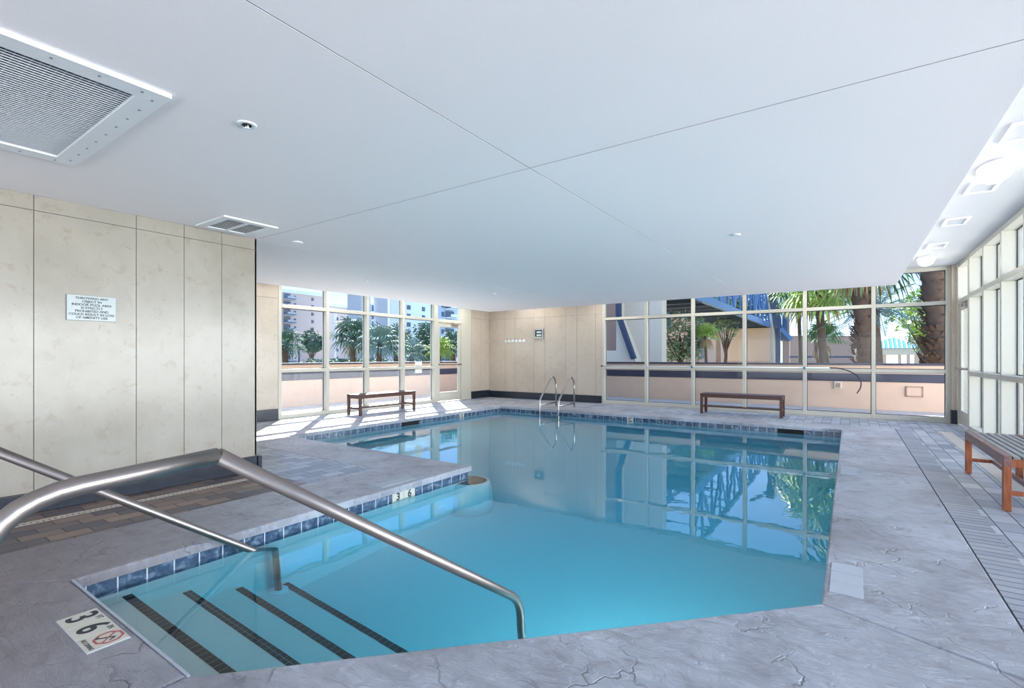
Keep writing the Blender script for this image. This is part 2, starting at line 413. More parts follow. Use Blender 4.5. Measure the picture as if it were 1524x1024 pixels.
# added underwater fill lamp, out of view, brightens the water
def added_pool_lamp(loc, rotz, energy, label):
    o = empty('added_pool_lamp', loc); nx, ny = -math.sin(rotz), math.cos(rotz)
    c = Vector(loc); n_ = Vector((nx, ny, 0))
    MB().tube([c, c+n_*.03], .13, 28).build('bezel', M['steel'], o)
    MB().tube([c+n_*.03, c+n_*.034], .10, 28).build('lens', M['plastic_white'], o)
    l_ = lamp('pool_fill_light', 'AREA', tuple(n_*.06), energy, rot=(R(84), 0, rotz), color=(.86, .98, 1), shape='DISK', size=.9); l_.parent = o
    return tag(o, label, 'pool lamp')
added_pool_lamp((-.62, 2.39, -.62), R(45), 11, 'added unseen underwater fill lamp in the slanting near wall of the pool')
# rounded underwater ledge at the corner of the peninsula
lg = empty('underwater_ledge', (-3.62, 4.38, -1.25))
MB().lathe([(.28, 0), (.27, .4), (.26, .7), (.25, .88), (.235, .97), (.22, 1.0)], (-3.62, 4.38, -1.25), 40).build('pedestal', M['pool_plaster'], lg)
MB().lathe([(.2, 0), (.2, .006)], (-3.62, 4.38, -.248), 40).build('tile_ring', M['nosing'], lg)
tag(lg, 'rounded underwater ledge at the outer corner of the pool peninsula with dark rim', 'pool ledge')

# coping
G = .003
b = MB()
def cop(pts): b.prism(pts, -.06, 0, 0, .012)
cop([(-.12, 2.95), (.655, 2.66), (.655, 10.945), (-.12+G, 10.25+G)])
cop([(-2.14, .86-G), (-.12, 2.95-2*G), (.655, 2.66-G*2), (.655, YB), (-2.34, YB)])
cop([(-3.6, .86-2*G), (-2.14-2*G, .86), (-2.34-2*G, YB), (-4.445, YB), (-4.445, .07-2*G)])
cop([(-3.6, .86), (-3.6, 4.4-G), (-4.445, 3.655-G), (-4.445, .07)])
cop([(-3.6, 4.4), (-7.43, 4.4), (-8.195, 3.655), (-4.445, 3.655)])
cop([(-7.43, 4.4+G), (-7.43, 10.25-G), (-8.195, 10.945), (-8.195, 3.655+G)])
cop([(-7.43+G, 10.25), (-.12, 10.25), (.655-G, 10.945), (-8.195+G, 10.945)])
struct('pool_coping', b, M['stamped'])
b2 = MB(); b2.box(-3.6, -2.14, .858, .868, -.03, .0015); struct('trim_3', b2, M['grout'])
# paver floors
b = MB()
Z0 = -.07
b.box(.86, 1.24, YB, 10.95, Z0, -.002, 0); b.box(1.42, XR+.3, YB, 10.95, Z0, -.002, 0)
b.box(.66, .86, YB, 10.95, Z0, -.001, 2)
b.box(XL-.02, XR+.3, 10.95, 12.22, Z0, -.002, 0); b.box(XL-.02, XR+.3, 12.30, YF+.1, Z0, -.002, 0)
b.box(XL-.02, -8.20, 2.8, 10.95, Z0, -.002, 0)
b.box(-8.20, -4.45, 2.85, 3.65, Z0, -.002, 0)
b.box(-5.06, -4.45, YB, 2.85, Z0, -.002, 1); b.box(-5.43, -5.14, YB, 2.85, Z0, -.002, 1)
b.box(-5.14, -5.06, YB, 2.85, Z0, -.03, 1)
b.box(XL, XR+.3, 12.22, 12.30, Z0, -.03, 0); b.box(1.24, 1.42, YB, 10.95, Z0, -.03, 0)
struct('floor', b, [M['paver_grey'], M['paver_brown'], M['paver_soldier']])
# trench drains
def drain(name, x0, x1, y0, y1, along, label, wide=.08):
    o = empty(name, ((x0+x1)/2, (y0+y1)/2, -.03))
    b = MB(); L = (y1-y0) if along == 'y' else (x1-x0); k = int(L/.035)
    bw = .008
    if along == 'y': b.box(x0, x0+bw, y0, y1, -.03, 0); b.box(x1-bw, x1, y0, y1, -.03, 0)
    else: b.box(x0, x1, y0, y0+bw, -.03, 0); b.box(x0, x1, y1-bw, y1, -.03, 0)
    for i in range(k):
        t = i*.035
        if along == 'y': b.box(x0+bw, x1-bw, y0+t, y0+t+.019, -.012, -.001)
        else: b.box(x0+t, x0+t+.019, y0+bw, y1-bw, -.012, -.001)
    b.build('grating', M['slot_cream'], o)
    b = MB(); b.box(x0, x1, y0, y1, -.0295, -.024); b.build('channel', M['dark'], o)
    tag(o, label, 'drain'); return o
drain('trench_drain', -5.14, -5.06, YB+1.5, 2.85, 'y', 'narrow cream slotted drain running along the foot of the big marble wall')
drain('trench_drain', -5.4, 1.6, 12.22, 12.30, 'x', 'narrow cream slotted drain along the foot of the far window wall')
o = empty('trench_drain', (1.33, 3.2, -.03))
b = MB()
y = YB+.02
while y < 10.9:
    b.box(1.245, 1.415, y, min(y+.6, 10.94), -.029, -.002, 0, .003); y += .606
b.build('cover', M['slot_cream'], o)
tag(o, 'wide plain pinkish channel cover strip running beside the right glass wall', 'drain')

# walls of marble slabs
def slabs(b, axis, c, th, joints, zband, z0, z1, g=.0025):
    js = sorted(joints)
    for a_, d_ in zip(js, js[1:]):
        for za, zb in ((z0, zband), (zband, z1)):
            if axis == 'x': b.box(c, c-th, a_+g, d_-g, za+g, zb-g, 0)
            else: b.box(a_+g, d_-g, c, c+th, za+g, zb-g, 0)
b = MB(); slabs(b, 'x', XM, .02, [YB, -3.6, -2.9, -2.2, -1.5, -1.0, -.3, .35, 1.063, 1.755, 2.15, 2.503, 2.87], 2.44, .16, ZS+.002)
b.box(XM-.2, XM-.018, YB, 2.862, 0, ZC, 1)
b.box(XM-.2, XM-.0, 2.85, 2.87, .16, ZS, 0)
struct('wall_left', b, [M['marble'], M['seam']])
b = MB(); b.box(XL, XM-.2, 2.67, 2.87, 0, ZC, 0)
struct('wall_left_return', b, [M['marble']])
b = MB(); b.box(XM-.02, XM+.04, YB, 2.87, 0, .16, 0, .004); b.box(XM-.2, XM+.04, 2.85, 2.91, 0, .16, 0, .004)
struct('baseboard_left', b, M['black_stone'])
b = MB(); slabs(b, 'x', XL, .02, [2.87, 3.7, 4.6, 5.43], 2.44, .22, ZC); b.box(XL-.2, XL-.018, 2.87, 5.43, 0, ZC, 1)
slabs(b, 'x', XL, .02, [11.52, 12.0, YF], 2.44, .22, ZC); b.box(XL-.2, XL-.018, 11.52, YF+.1, 0, ZC, 1)
struct('wall_far_left', b, [M['marble_warm'], M['seam']])
b = MB(); b.box(XL-.02, XL+.04, 2.87, 5.40, 0, .22, 0, .004); b.box(XL-.02, XL+.04, 11.54, YF, 0, .22, 0, .004)
struct('baseboard_far_left', b, M['black_stone'])
b = MB(); slabs(b, 'y', YF, .02, [XL, -8.822, -8.444, -7.765, -7.393, -6.702, -6.339, -5.763, -5.58], 2.44, .2, ZC)
b.box(XL-.2, -5.58, YF+.018, YF+.2, 0, ZC, 1)
b.box(1.585, XR, YF-.1, YF+.2, .26, ZC, 0)
struct('wall_back', b, [M['marble_warm'], M['seam']])
b = MB(); b.box(XL, -5.60, YF-.04, YF+.018, 0, .2, 0, .004); b.box(1.57, XR+.0, YF-.14, YF, 0, .26, 0, .004)
struct('baseboard_back', b, M['black_stone'])
# rear wall, behind the camera
b = MB(); b.box(-5.6, -5.0, YB-.2, YB, 0, ZC); b.box(1.2, 1.9, YB-.2, YB, 0, ZC); b.box(-5.0, 1.2, YB-.2, YB, 0, .3); b.box(-5.0, 1.2, YB-.2, YB, 2.5, ZC)
struct('wall_rear', b, M['marble'])

# ceilings
b = MB(); b.box(XL-.2, XR+.3, YB-.2, YF+.2, ZC, ZC+.25)
struct('ceiling', b, M['smooth_white'])
SX0, SX1, SY1 = -8.55, .69, 11.24
b = MB(); s_ = .004
xs = [SX0, XM, -1.83, SX1]; ys = [YB, 2.87, SY1]
for i in range(3):
    for j in range(2):
        if i == 0 and j == 0: continue
        x0 = xs[i]+(s_*.5 if i == 1 else s_ if i == 2 else 0); x1 = xs[i+1]-(s_*.5 if i == 0 else s_ if i == 1 else 0)
        b.box(x0, x1, ys[j]+(s_ if j == 1 else 0), ys[j+1]-(s_ if j == 0 else 0), ZS, ZC-.005, 0)
b.box(SX0+.02, SX1-.02, 2.5, SY1-.02, ZS+.002, ZC-.01, 1); b.box(XM, SX1-.02, YB, 2.88, ZS+.002, ZC-.01, 1)
struct('ceiling_soffit', b, [M['plaster'], M['seam']])

# ------------------------------------------------------------------ windows
def pane(b, axis, c, a0, a1, z0, z1, t=.012):
    if axis == 'x': b.box(c-t/2, c+t/2, a0, a1, z0, z1)
    else: b.box(a0, a1, c-t/2, c+t/2, z0, z1)
def glazing(name, axis, c, out, stops, zr=(.0, .98, 2.30, 2.97), fw=.07, dep=.16, foglow=False, skip=()):
    """axis: normal axis of the wall; c inner face; out = outward direction sign; stops = mullion centre positions"""
    o = empty(name, (c if axis == 'x' else (stops[0]+stops[-1])/2, (stops[0]+stops[-1])/2 if axis == 'x' else c, 0)); o['kind'] = 'structure'
    f = MB(); gk = MB(); q = .011
    def bx(bb, a0, a1, z0, z1, d0, d1, mi=0, bev=0):
        if axis == 'x': bb.box(c+out*d0, c+out*d1, a0, a1, z0, z1, mi, bev)
        else: bb.box(a0, a1, c+out*d0, c+out*d1, z0, z1, mi, bev)
    for s_ in stops: bx(f, s_-fw/2, s_+fw/2, 0, ZC, 0, dep, 0, .003)
    for i, (a0, a1) in enumerate(zip(stops, stops[1:])):
        if i in skip: continue
        for k, z in enumerate(zr):
            z0, z1 = ((0, .09) if k == 0 else (z-.035, z+.035) if k < 3 else (2.93, ZC))
            bx(f, a0+fw/2, a1-fw/2, z0, z1, .004, dep, 0, .003)
        for k in range(3):
            z0 = (.09, 1.015, 2.335)[k]; z1 = (.945, 2.265, 2.93)[k]
            p = MB(); d = dep-.035
            if axis == 'x': p.box(c+out*(d-.005), c+out*(d+.005), a0+fw/2, a1-fw/2, z0, z1)
            else: p.box(a0+fw/2, a1-fw/2, c+out*(d-.005), c+out*(d+.005), z0, z1)
            p.build('pane', M['glass_fog'] if (foglow and k == 0) else M['glass'], o)
            for (aa, ab, za, zb) in ((a0+fw/2, a0+fw/2+q, z0, z1), (a1-fw/2-q, a1-fw/2, z0, z1), (a0+fw/2, a1-fw/2, z0, z0+q), (a0+fw/2, a1-fw/2, z1-q, z1)):
                bx(gk, aa, ab, za, zb, d-.018, d-.008)
    f.build('window_frame', M['frame'], o); gk.build('gasket', M['gasket'], o)
    return o
glazing('window_1', 'x', XL, -1, [5.47, 6.57, 7.66, 8.80, 9.96], foglow=True)
glazing('window_2', 'y', YF, 1, [-5.545, -4.35, -3.18, -2.02, -.81, .40, 1.55])
rs = [11.22-1.06*i for i in range(15)]; rs = [y_ for y_ in rs if y_ > YB]+[YB]
glazing('window_3', 'x', XR, 1, sorted(rs), dep=.2)

def door(name, axis, c, out, a0, a1, hinge_hi, closer=True):
    o = empty(name, (c, (a0+a1)/2, 0)); o['kind'] = 'structure'
    f = MB(); s = lambda d: c+out*d
    f.box(s(0), s(.16), a0-.035, a0+.035, 0, ZC, 0, .003); f.box(s(0), s(.16), a1-.035, a1+.035, 0, ZC, 0, .003)
    f.box(s(.004), s(.16), a0, a1, 2.24, 2.33, 0, .003); f.box(s(.004), s(.16), a0, a1, 2.93, ZC, 0, .003)
    f.build('door_frame', M['frame'], o)
    MB().box(s(.12), s(.13), a0+.03, a1-.03, 2.33, 2.93).build('transom_pane', M['glass'], o)
    b = MB(); l0, l1 = a0+.04, a1-.04
    b.box(s(.03), s(.075), l0, l0+.10, .02, 2.235, 0, .004); b.box(s(.03), s(.075), l1-.10, l1, .02, 2.235, 0, .004)
    b.box(s(.03), s(.075), l0+.10, l1-.10, .02, .27, 0, .004); b.box(s(.03), s(.075), l0+.10, l1-.10, 2.12, 2.235, 0, .004)
    lf = b.build('door_leaf', M['frame'], o)
    MB().box(s(.05), s(.056), l0+.095, l1-.095, .265, 2.125).build('pane', M['glass'], lf)
    b = MB(); b.beam((s(-.03), l0+.03, 1.05), (s(-.03), l1-.03, 1.05), .035, .04); b.box(s(-.03), s(.03), l0+.04, l0+.07, 1.03, 1.07); b.box(s(-.03), s(.03), l1-.07, l1-.04, 1.03, 1.07)
    b.build('push_bar', M['steel'], lf)
    if closer:
        h0 = l1-.42 if hinge_hi else l0+.14
        b = MB(); b.box(s(-.03), s(.03), h0, h0+.26, 2.14, 2.21, 0, .006); b.beam((s(-.01), h0+.06, 2.22), (s(-.16), h0-.1, 2.23), .022, .01); b.beam((s(-.16), h0-.1, 2.235), (s(0), h0-.26 if hinge_hi else h0+.3, 2.24), .022, .01)
        b.build('door_closer', M['steel'], lf)
    return o
door('door_1', 'x', XL, -1, 10.03, 11.10, True)
b = MB(); b.box(XL-.15, XL, 11.135, 11.52, 0, ZC, 0, .004); struct('trim_1', b, M['frame'])
b = MB(); b.box(XL-.15, XL, 9.995, 10.0, 0, ZC); struct('trim_2', b, M['frame'])
door('door_2', 'x', XR, 1, 11.29, 12.28, False)

# ================================================================== OUTSIDE GROUND AND PARAPETS
b = MB(); b.box(-11.75, 6, YF+.16, 14.75, -.08, -.01); b.box(-11.75, XL-.15, 0, 14.75, -.08, -.011); b.box(XR+.2, 6, -6, 14.75, -.08, -.011)
struct('terrace_paving', b, M['paver_out'])
b = MB(); b.box(-400, -9.7, -60, 85, -.75, -.6); b.box(6, 400, -60, 85, -.75, -.6); b.box(-9.7, 6, 14.7, 85, -.75, -.6); struct('ground', b, M['ground'])
b = MB(); b.box(-900, 900, 85, 1200, -1.3, -1.2); struct('sea', b, M['sea'])
def parapet(name, axis, c, a0, a1, label, out):
    o = empty(name, (c if axis == 'x' else (a0+a1)/2, (a0+a1)/2 if axis == 'x' else c, 0))
    def bx(bb, z0, z1, d0, d1):
        if axis == 'x': bb.box(c+out*d0, c+out*d1, a0, a1, z0, z1)
        else: bb.box(a0, a1, c+out*d0, c+out*d1, z0, z1)
    b = MB(); bx(b, -.6, 1.06, .0, .3); b.build('wall_body', M['stucco'], o)
    b = MB(); bx(b, .66, .86, -.012, .01); b.build('tile_band', M['navy_band'], o)
    b = MB(); bx(b, 1.06, 1.11, -.04, .34); b.build('cap', M['navy_band'], o)
    return tag(o, label, 'parapet wall')
parapet('parapet_wall', 'y', 14.75, -12.05, 6, 'low pink stucco wall with navy tile band outside the far windows', 1)
parapet('parapet_wall', 'x', -11.75, 0, 14.75, 'low pink stucco wall with navy tile band outside the left windows', -1)
# fittings on the far parapet
o = empty('outlet_box', atY(1247, 573, 14.74)); p_ = o.location
b = MB(); b.box(p_.x-.08, p_.x+.08, 14.71, 14.75, p_.z-.09, p_.z+.09, 0, .01); b.build('cover_plate', M['stucco_pale'], o)
b = MB(); b.box(p_.x-.05, p_.x+.05, 14.704, 14.712, p_.z-.06, p_.z+.05, 0, .004); b.build('flap', M['stucco_brown'], o)
tag(o, 'small weatherproof outlet box on the pink wall outside', 'outlet')
o = empty('access_panel', atY(1361, 583, 14.74)); p_ = o.location
b = MB(); b.box(p_.x-.15, p_.x+.15, 14.73, 14.75, p_.z-.11, p_.z+.11); b.build('panel', M['stucco'], o)
b = MB()
for (x0, x1, z0, z1) in ((-.15, .15, .095, .12), (-.15, .15, -.12, -.095), (-.16, -.135, -.12, .12), (.135, .16, -.12, .12)): b.box(p_.x+x0, p_.x+x1, 14.722, 14.75, p_.z+z0, p_.z+z1)
b.build('frame', M['stucco_brown'], o)
tag(o, 'rectangular framed access panel in the pink wall outside the right-hand window', 'panel')

# ================================================================== POOL HANDRAILS, LADDER
def bend(pts, r=.12, n=8):
    pts = [Vector(p) for p in pts]; out = [pts[0]]
    for a_, p, c_ in zip(pts, pts[1:], pts[2:]):
        d1 = (a_-p); d2 = (c_-p); rr = min(r, d1.length*.48, d2.length*.48)
        p0 = p+d1.normalized()*rr; p1 = p+d2.normalized()*rr
        for k in range(n+1):
            t = k/n; out.append(p0*(1-t)**2+p*2*t*(1-t)+p1*t*t)
    out.append(pts[-1]); return out
def tread_z(y):
    for y0, y1, z in lev:
        if y0 <= y < y1: return z
    return -1.25
def handrail(X, y0, ytop, ztop, y2, z2, y3, label, zf, r=.021, br=.09):
    o = empty('pool_handrail', (X, y0, 0))
    a_ = bend([(X, y0, 0), (X, y0, ztop-.03), (X, ytop, ztop)], .16)
    pts = a_[:-1]+[Vector((X, ytop, ztop))]
    MB().tube(pts, r, 20).build('top_rail', M['rail_steel'], o)
    lo = bend([(X, ytop, ztop), (X, y2, z2), (X, y3, zf)], br)
    MB().tube(lo, r, 20).build('sloping_rail', M['rail_steel'], o)
    for (yy, zz) in ((y0, 0), (y3, zf)):
        MB().lathe([(.07, 0), (.07, .01), (.05, .022), (.03, .026)], (X, yy, zz), 28).build('flange', M['plastic_white'], o)
    return tag(o, label, 'handrail', None)
handrail(-1.38, .185, .625, .99, 2.07, .02, 2.17, 'large foreground steel handrail sloping down across the pool steps to the near edge', -1.25+.0)
handrail(-3.545, -.62, -.15, 1.28, 2.01, -.26, 2.04, 'steel handrail beyond the foreground one, dipping into the water by the tiled left edge', tread_z(2.04)+.0, .025, .025)

lad = empty('pool_ladder', (-5.94, 10.6, 0))
for X in (-6.2, -5.68):
    pts = bend([(X, 10.17, -1.0), (X, 10.17, .22), (X, 10.80, .80), (X, 10.98, .64), (X, 10.98, -.005)], .14)
    MB().tube(pts, .021, 16).build('side_rail', M['steel'], lad)
    MB().tube([(X, 10.17, .10), (X, 10.98, .10)], .017, 12).build('brace', M['steel'], lad)
    MB().lathe([(.05, 0), (.05, .01), (.03, .02)], (X, 10.98, 0), 24).build('flange', M['steel'], lad)
for z in (-.3, -.58, -.86):
    MB().box(-6.2, -5.68, 10.12, 10.2, z-.012, z+.012, 0, .004).build('step', M['steel'], lad)
tag(lad, 'stainless steel pool ladder with two looped rails at the far edge of the pool', 'ladder')

# ================================================================== BENCHES
def bench(loc, rotz, label, teak=False):
    """length 1.62 along local Y, width .44 along local X"""
    o = empty('bench', loc); o.rotation_euler = (0, 0, rotz)
    mleg = M['wood_teak'] if teak else M['wood_dark']; ms = M['wood_slat'] if teak else M['wood_dark']; mr = M['wood_rail'] if teak else M['wood_dark']
    def bd(b, nm, mt): x = b.build(nm, mt, o, world=False); return x
    for sx_ in (-1, 1):
        for sy_ in (-1, 1):
            bd(MB().box(sx_*.195-.025, sx_*.195+.025, sy_*.785-.028, sy_*.785+.028, 0, .425, 0, .004), 'leg', mleg)
    for sx_ in (-1, 1):
        bd(MB().box(sx_*.195-.024, sx_*.195+.024, -.815, .815, .365, .45, 0, .004), 'side_rail', mr)
    for sy_ in (-1, 1):
        bd(MB().box(-.17, .17, sy_*.785-.016, sy_*.785+.016, .36, .425, 0, .003), 'end_rail', mleg)
        bd(MB().box(-.17, .17, sy_*.785-.014, sy_*.785+.014, .13, .165, 0, .003), 'stretcher', mleg)
    bd(MB().box(-.016, .016, -.772, .772, .132, .166, 0, .003), 'stretcher', mr)
    for i in range(6):
        x = -.141+i*.0564
        bd(MB().box(x-.0215, x+.0215, -.815, .815, .425, .447, 0, .005), 'slat', ms)
    return tag(o, label, 'bench')
bench((1.25, 6.37, 0), 0, 'slatted teak bench with reddish legs beside the right glass wall', True)
bench((-8.82, 7.57, 0), 0, 'dark wooden bench in the sunlight under the left windows')
bench((-1.95, 11.66, 0), R(90), 'dark wooden bench under the far windows facing the pool')

# ================================================================== WALL FITTINGS
# notice on the marble wall
o = empty('notice_plate', (XM, 1.43, 1.675))
MB().box(XM, XM+.012, 1.26, 1.60, 1.567, 1.785, 0, .001).build('backing', M['sign_edge'], o)
MB().box(XM+.012, XM+.014, 1.264, 1.597, 1.57, 1.782).build('face', M['sign'], o)
lines = ['THROWING ANY', 'OBJECT IN', 'INDOOR POOL AREA', 'IS STRICTLY', 'PROHIBITED AND', 'COULD RESULT IN LOSS', 'OF AMENITY USE']
for i, t in enumerate(lines):
    z = 1.785-.026-i*.0277
    mt = Matrix.Translation((XM+.0155, 1.43, z)) @ Matrix.Rotation(R(90), 4, 'Z') @ Matrix.Rotation(R(90), 4, 'X')
    text_mesh('lettering', t, .027, M['ink'], o, mt, .0003, sxy=(1.05, 1))
tag(o, 'pale notice plate on the marble wall forbidding throwing objects in the pool area', 'sign')
# hooks
o = empty('hook_rail', (-8.45, YF, 1.76))
MB().box(-8.82, -8.08, YF-.018, YF, 1.72, 1.80, 0, .003).build('board', M['plastic_white'], o)
for i in range(5):
    x = -8.72+i*.135
    MB().tube(bend([(x, YF-.018, 1.745), (x, YF-.055, 1.74), (x, YF-.06, 1.79)], .02), .006, 8).tube([(x, YF-.015, 1.775), (x, YF-.05, 1.83)], .006, 8).build('hook', M['gasket'], o)
tag(o, 'white coat hook board with five metal hooks on the far marble wall', 'hook rail')
# framed glass box
o = empty('wall_box', (-7.58, YF, 1.96))
b = MB()
for (x0, x1, z0, z1) in ((-.16, .16, .10, .14), (-.16, .16, -.14, -.10), (-.16, -.12, -.10, .10), (.12, .16, -.10, .10)): b.box(-7.58+x0, -7.58+x1, YF-.05, YF, 1.96+z0, 1.96+z1, 0, .003)
b.build('frame', M['steel'], o)
MB().box(-7.70, -7.46, YF-.012, YF, 1.86, 2.06).build('back_panel', M['black_stone'], o)
MB().box(-7.70, -7.46, YF-.04, YF-.036, 1.86, 2.06).build('glass_front', M['glass'], o)
for z in (1.91, 2.0): MB().box(-7.66, -7.5, YF-.032, YF-.012, z-.026, z+.026, 0, .004).build('pull_handle', M['plastic_white'], o)
tag(o, 'small steel framed glass fronted box on the far marble wall', 'wall box')
# life hook on its brackets along the middle rail of the far windows
zh = 1.03
o = empty('life_hook', (-3.0, YF-.06, zh))
MB().tube([(-5.52, YF-.06, zh-.01), (-.35, YF-.06, zh)], .014, 12).build('pole', M['hose_white'], o)
hk = [(-.35, YF-.06, zh), (-.2, YF-.06, zh-.0), (0, YF-.06, zh-.06), (.14, YF-.06, zh-.17), (.2, YF-.06, zh-.3), (.18, YF-.06, zh-.42), (.12, YF-.06, zh-.52)]
hk = [tuple(Vector(hk[0]))]+[tuple(v_) for v_ in bend(hk, .09, 5)][1:]
MB().tube(hk, .011, 10).build('hook', M['black_plastic'], o)
MB().tube([(-5.58, YF-.06, zh-.01), (-5.52, YF-.06, zh-.01)], .017, 10).build('end_cap', M['black_plastic'], o)
tag(o, 'long pale rescue pole with a black curved hook lying along the far window rail', 'life hook')
for x, lb in ((-3.18, 'small blue pole bracket on the third mullion of the far windows'), (-.81, 'small blue pole bracket nearest the black rescue hook')):
    o = MB().box(x-.02, x+.02, YF-.08, YF, zh-.035, zh-.018).box(x-.02, x+.02, YF-.085, YF-.078, zh-.035, zh+.02).build('pole_bracket', M['blue_plastic']); tag(o, lb, 'bracket')
# notice stuck on the glass near the left door
o = MB().box(XL-.112, XL-.108, 9.3, 9.55, .83, 1.13).build('window_notice', M['plastic_white']); tag(o, 'small white paper notice on the glass beside the left door', 'notice')
# skimmers
for nm, (x0, x1, y0, y1), lb in (('pool_skimmer', (-7.47, -7.44, 6.9, 7.35), 'dark skimmer mouth in the left tiled edge of the pool'), ('pool_skimmer', (-1.1, -.68, 10.26, 10.29), 'dark skimmer mouth in the far tiled edge near the right corner')):
    o = MB().box(x0, x1, y0, y1, -.17, -.07).build(nm, M['dark']); tag(o, lb, 'skimmer')

# ------------------------------------------------------------------ depth markers
def blank_tiles(xc, y0, n_, label):
    o = empty('marker_tiles', (xc, y0, 0))
    for i in range(n_): MB().box(xc-.075, xc+.075, y0+i*.153, y0+i*.153+.15, -.01, .003, 0, .001).build('tile', M['marker_grey'], o)
    return tag(o, label, 'marker tiles')
blank_tiles(-.015, 3.115, 3, 'three pale blank tiles set in the deck at the near right pool corner')
blank_tiles(-.008, 6.32, 3, 'pale blank tiles set in the deck halfway along the right pool edge')
blank_tiles(-3.76, 3.15, 3, 'pale blank tiles set in the peninsula deck above the 3 6 marker')
blank_tiles(-.01, 9.4, 3, 'pale blank tiles set in the deck at the far right pool corner')
o = empty('depth_marker', (-2.86, .757, 0))
MB().box(-3.09, -2.64, .68, .835, -.01, .002).build('grout_bed', M['grout'], o)
for i in range(3):
    x0 = -3.088+i*.149
    MB().box(x0, x0+.146, .682, .832, -.01, .004, 0, .001).build('tile', M['marker'], o)
def flat(x, y, z=.0048): return Matrix.Translation((x, y, z))
text_mesh('numeral', '3', .165, M['ink'], o, flat(-3.03, .757), .003, ex=.0004, sxy=(.95, 1))
text_mesh('lettering', 'FT', .035, M['ink'], o, flat(-2.967, .81), 0, ex=.0004)
text_mesh('numeral', '6', .165, M['ink'], o, flat(-2.875, .757), .003, ex=.0004, sxy=(.95, 1))
text_mesh('lettering', 'IN', .035, M['ink'], o, flat(-2.815, .81), 0, ex=.0004)
b = MB()
cx_, cy_ = -2.717, .775; rr = .052
for k in range(8):
    a0 = R(22.5+45*k); a1 = R(22.5+45*(k+1))
    b.beam((cx_+rr*math.cos(a0), cy_+rr*math.sin(a0), .0048), (cx_+rr*math.cos(a1), cy_+rr*math.sin(a1), .0048), .009, .001)
b.beam((cx_-.035, cy_+.035, .0049), (cx_+.035, cy_-.035, .0049), .007, .001)
b.build('prohibition_symbol', M['red_ink'], o)
b = MB(); b.beam((cx_-.02, cy_-.03, .0047), (cx_+.015, cy_+.02, .0047), .007, .001); b.beam((cx_+.015, cy_+.02, .0047), (cx_+.03, cy_-.005, .0047), .006, .001); b.lathe([(.008, 0), (.008, .001)], (cx_-.026, cy_-.034, .0043), 12)
b.build('diver_figure', M['ink'], o)
text_mesh('lettering', 'NO DIVING', .024, M['ink'], o, flat(-2.717, .70), 0, ex=.0004)
tag(o, 'cream deck tiles reading 3 FT 6 IN with a no diving symbol', 'depth marker')
def wall_marker(pos, axis, chars, label, w=.15):
    o = empty('depth_marker', pos)
    n_ = len(chars)
    for i, ch in enumerate(chars):
        a_ = (i-(n_-1)/2)*w
        if axis == 'x':
            MB().box(pos[0], pos[0]-.008, pos[1]+a_-w/2+.002, pos[1]+a_+w/2-.002, -.20, -.062).build('tile', M['marker'], o)
            mt = Matrix.Translation((pos[0]+.001, pos[1]+a_, -.108)) @ Matrix.Rotation(R(90), 4, 'Z') @ Matrix.Rotation(R(90), 4, 'X')
        else:
            MB().box(pos[0]+a_-w/2+.002, pos[0]+a_+w/2-.002, pos[1], pos[1]+.008, -.20, -.062).build('tile', M['marker'], o)
            mt = Matrix.Translation((pos[0]+a_, pos[1]-.001, -.108)) @ Matrix.Rotation(R(90), 4, 'X')
        text_mesh('numeral', ch, .1, M['ink'], o, mt, .003, ex=.0004)
    return tag(o, label, 'depth marker')
wall_marker((-3.624, 3.375, -.13), 'x', '36', 'white waterline tiles reading 3 6 on the peninsula edge')
wall_marker((-7.453, 8.75, -.13), 'x', 'E', 'white waterline tile with a dark mark on the left pool edge')
wall_marker((-3.95, 10.272, -.13), 'y', 'C', 'white waterline tile with a dark mark on the far pool edge')

# ------------------------------------------------------------------ ceiling fittings
# large return grille
o = empty('return_grille', (-3.55, .25, ZS))
X0, X1, Y0, Y1 = -4.33, -2.79, -.5, 1.05
b = MB(); w_ = .115; z0, z1 = ZS-.022, ZS
def miter(b, X0, X1, Y0, Y1, w_, z0, z1, slope=.0):
    for A_, B_ in (((X0, Y0), (X1, Y0)), ((X1, Y0), (X1, Y1)), ((X1, Y1), (X0, Y1)), ((X0, Y1), (X0, Y0))):
        cx, cy = (X0+X1)/2, (Y0+Y1)/2
        ins = lambda p: (p[0]+(w_ if p[0] < cx else -w_), p[1]+(w_ if p[1] < cy else -w_))
        b.prism([A_, B_, ins(B_), ins(A_)], z0, z1, 0, .001)
miter(b, X0, X1, Y0, Y1, w_, z0, z1)
fr_ = b.build('frame', M['white_metal'], o)
b = MB()
k = 0; x = X0+w_+.012
while x < X1-w_-.01:
    b.beam((x, Y0+w_, ZS-.006), (x, Y1-w_, ZS-.006), .014, .006, up=(.7, 0, 1)); x += .027
b.build('louvres', M['louvre'], o)
b = MB(); y = Y0+w_+.01
while y < Y1-w_: b.beam((X0+w_, y, ZS-.001), (X1-w_, y, ZS-.001), .003, .006); y += .028
b.build('cross_bars', M['louvre'], o)
MB().box(X0+.03, X1-.03, Y0+.03, Y1-.03, ZS-.0015, ZS+.01).build('backing', M['dark'], o)
for i in range(9):
    for (xx, yy) in ((X1-.045, Y0+.12+i*.165), (X0+.05, Y0+.12+i*.165), (X0+.12+i*.165, Y1-.05)):
        if yy > .2: MB().lathe([(.006, 0), (.006, .003)], (xx, yy, z0-.003), 10).build('screw', M['seam'], fr_)
tag(o, 'large white louvred return air grille in the ceiling at upper left', 'vent')
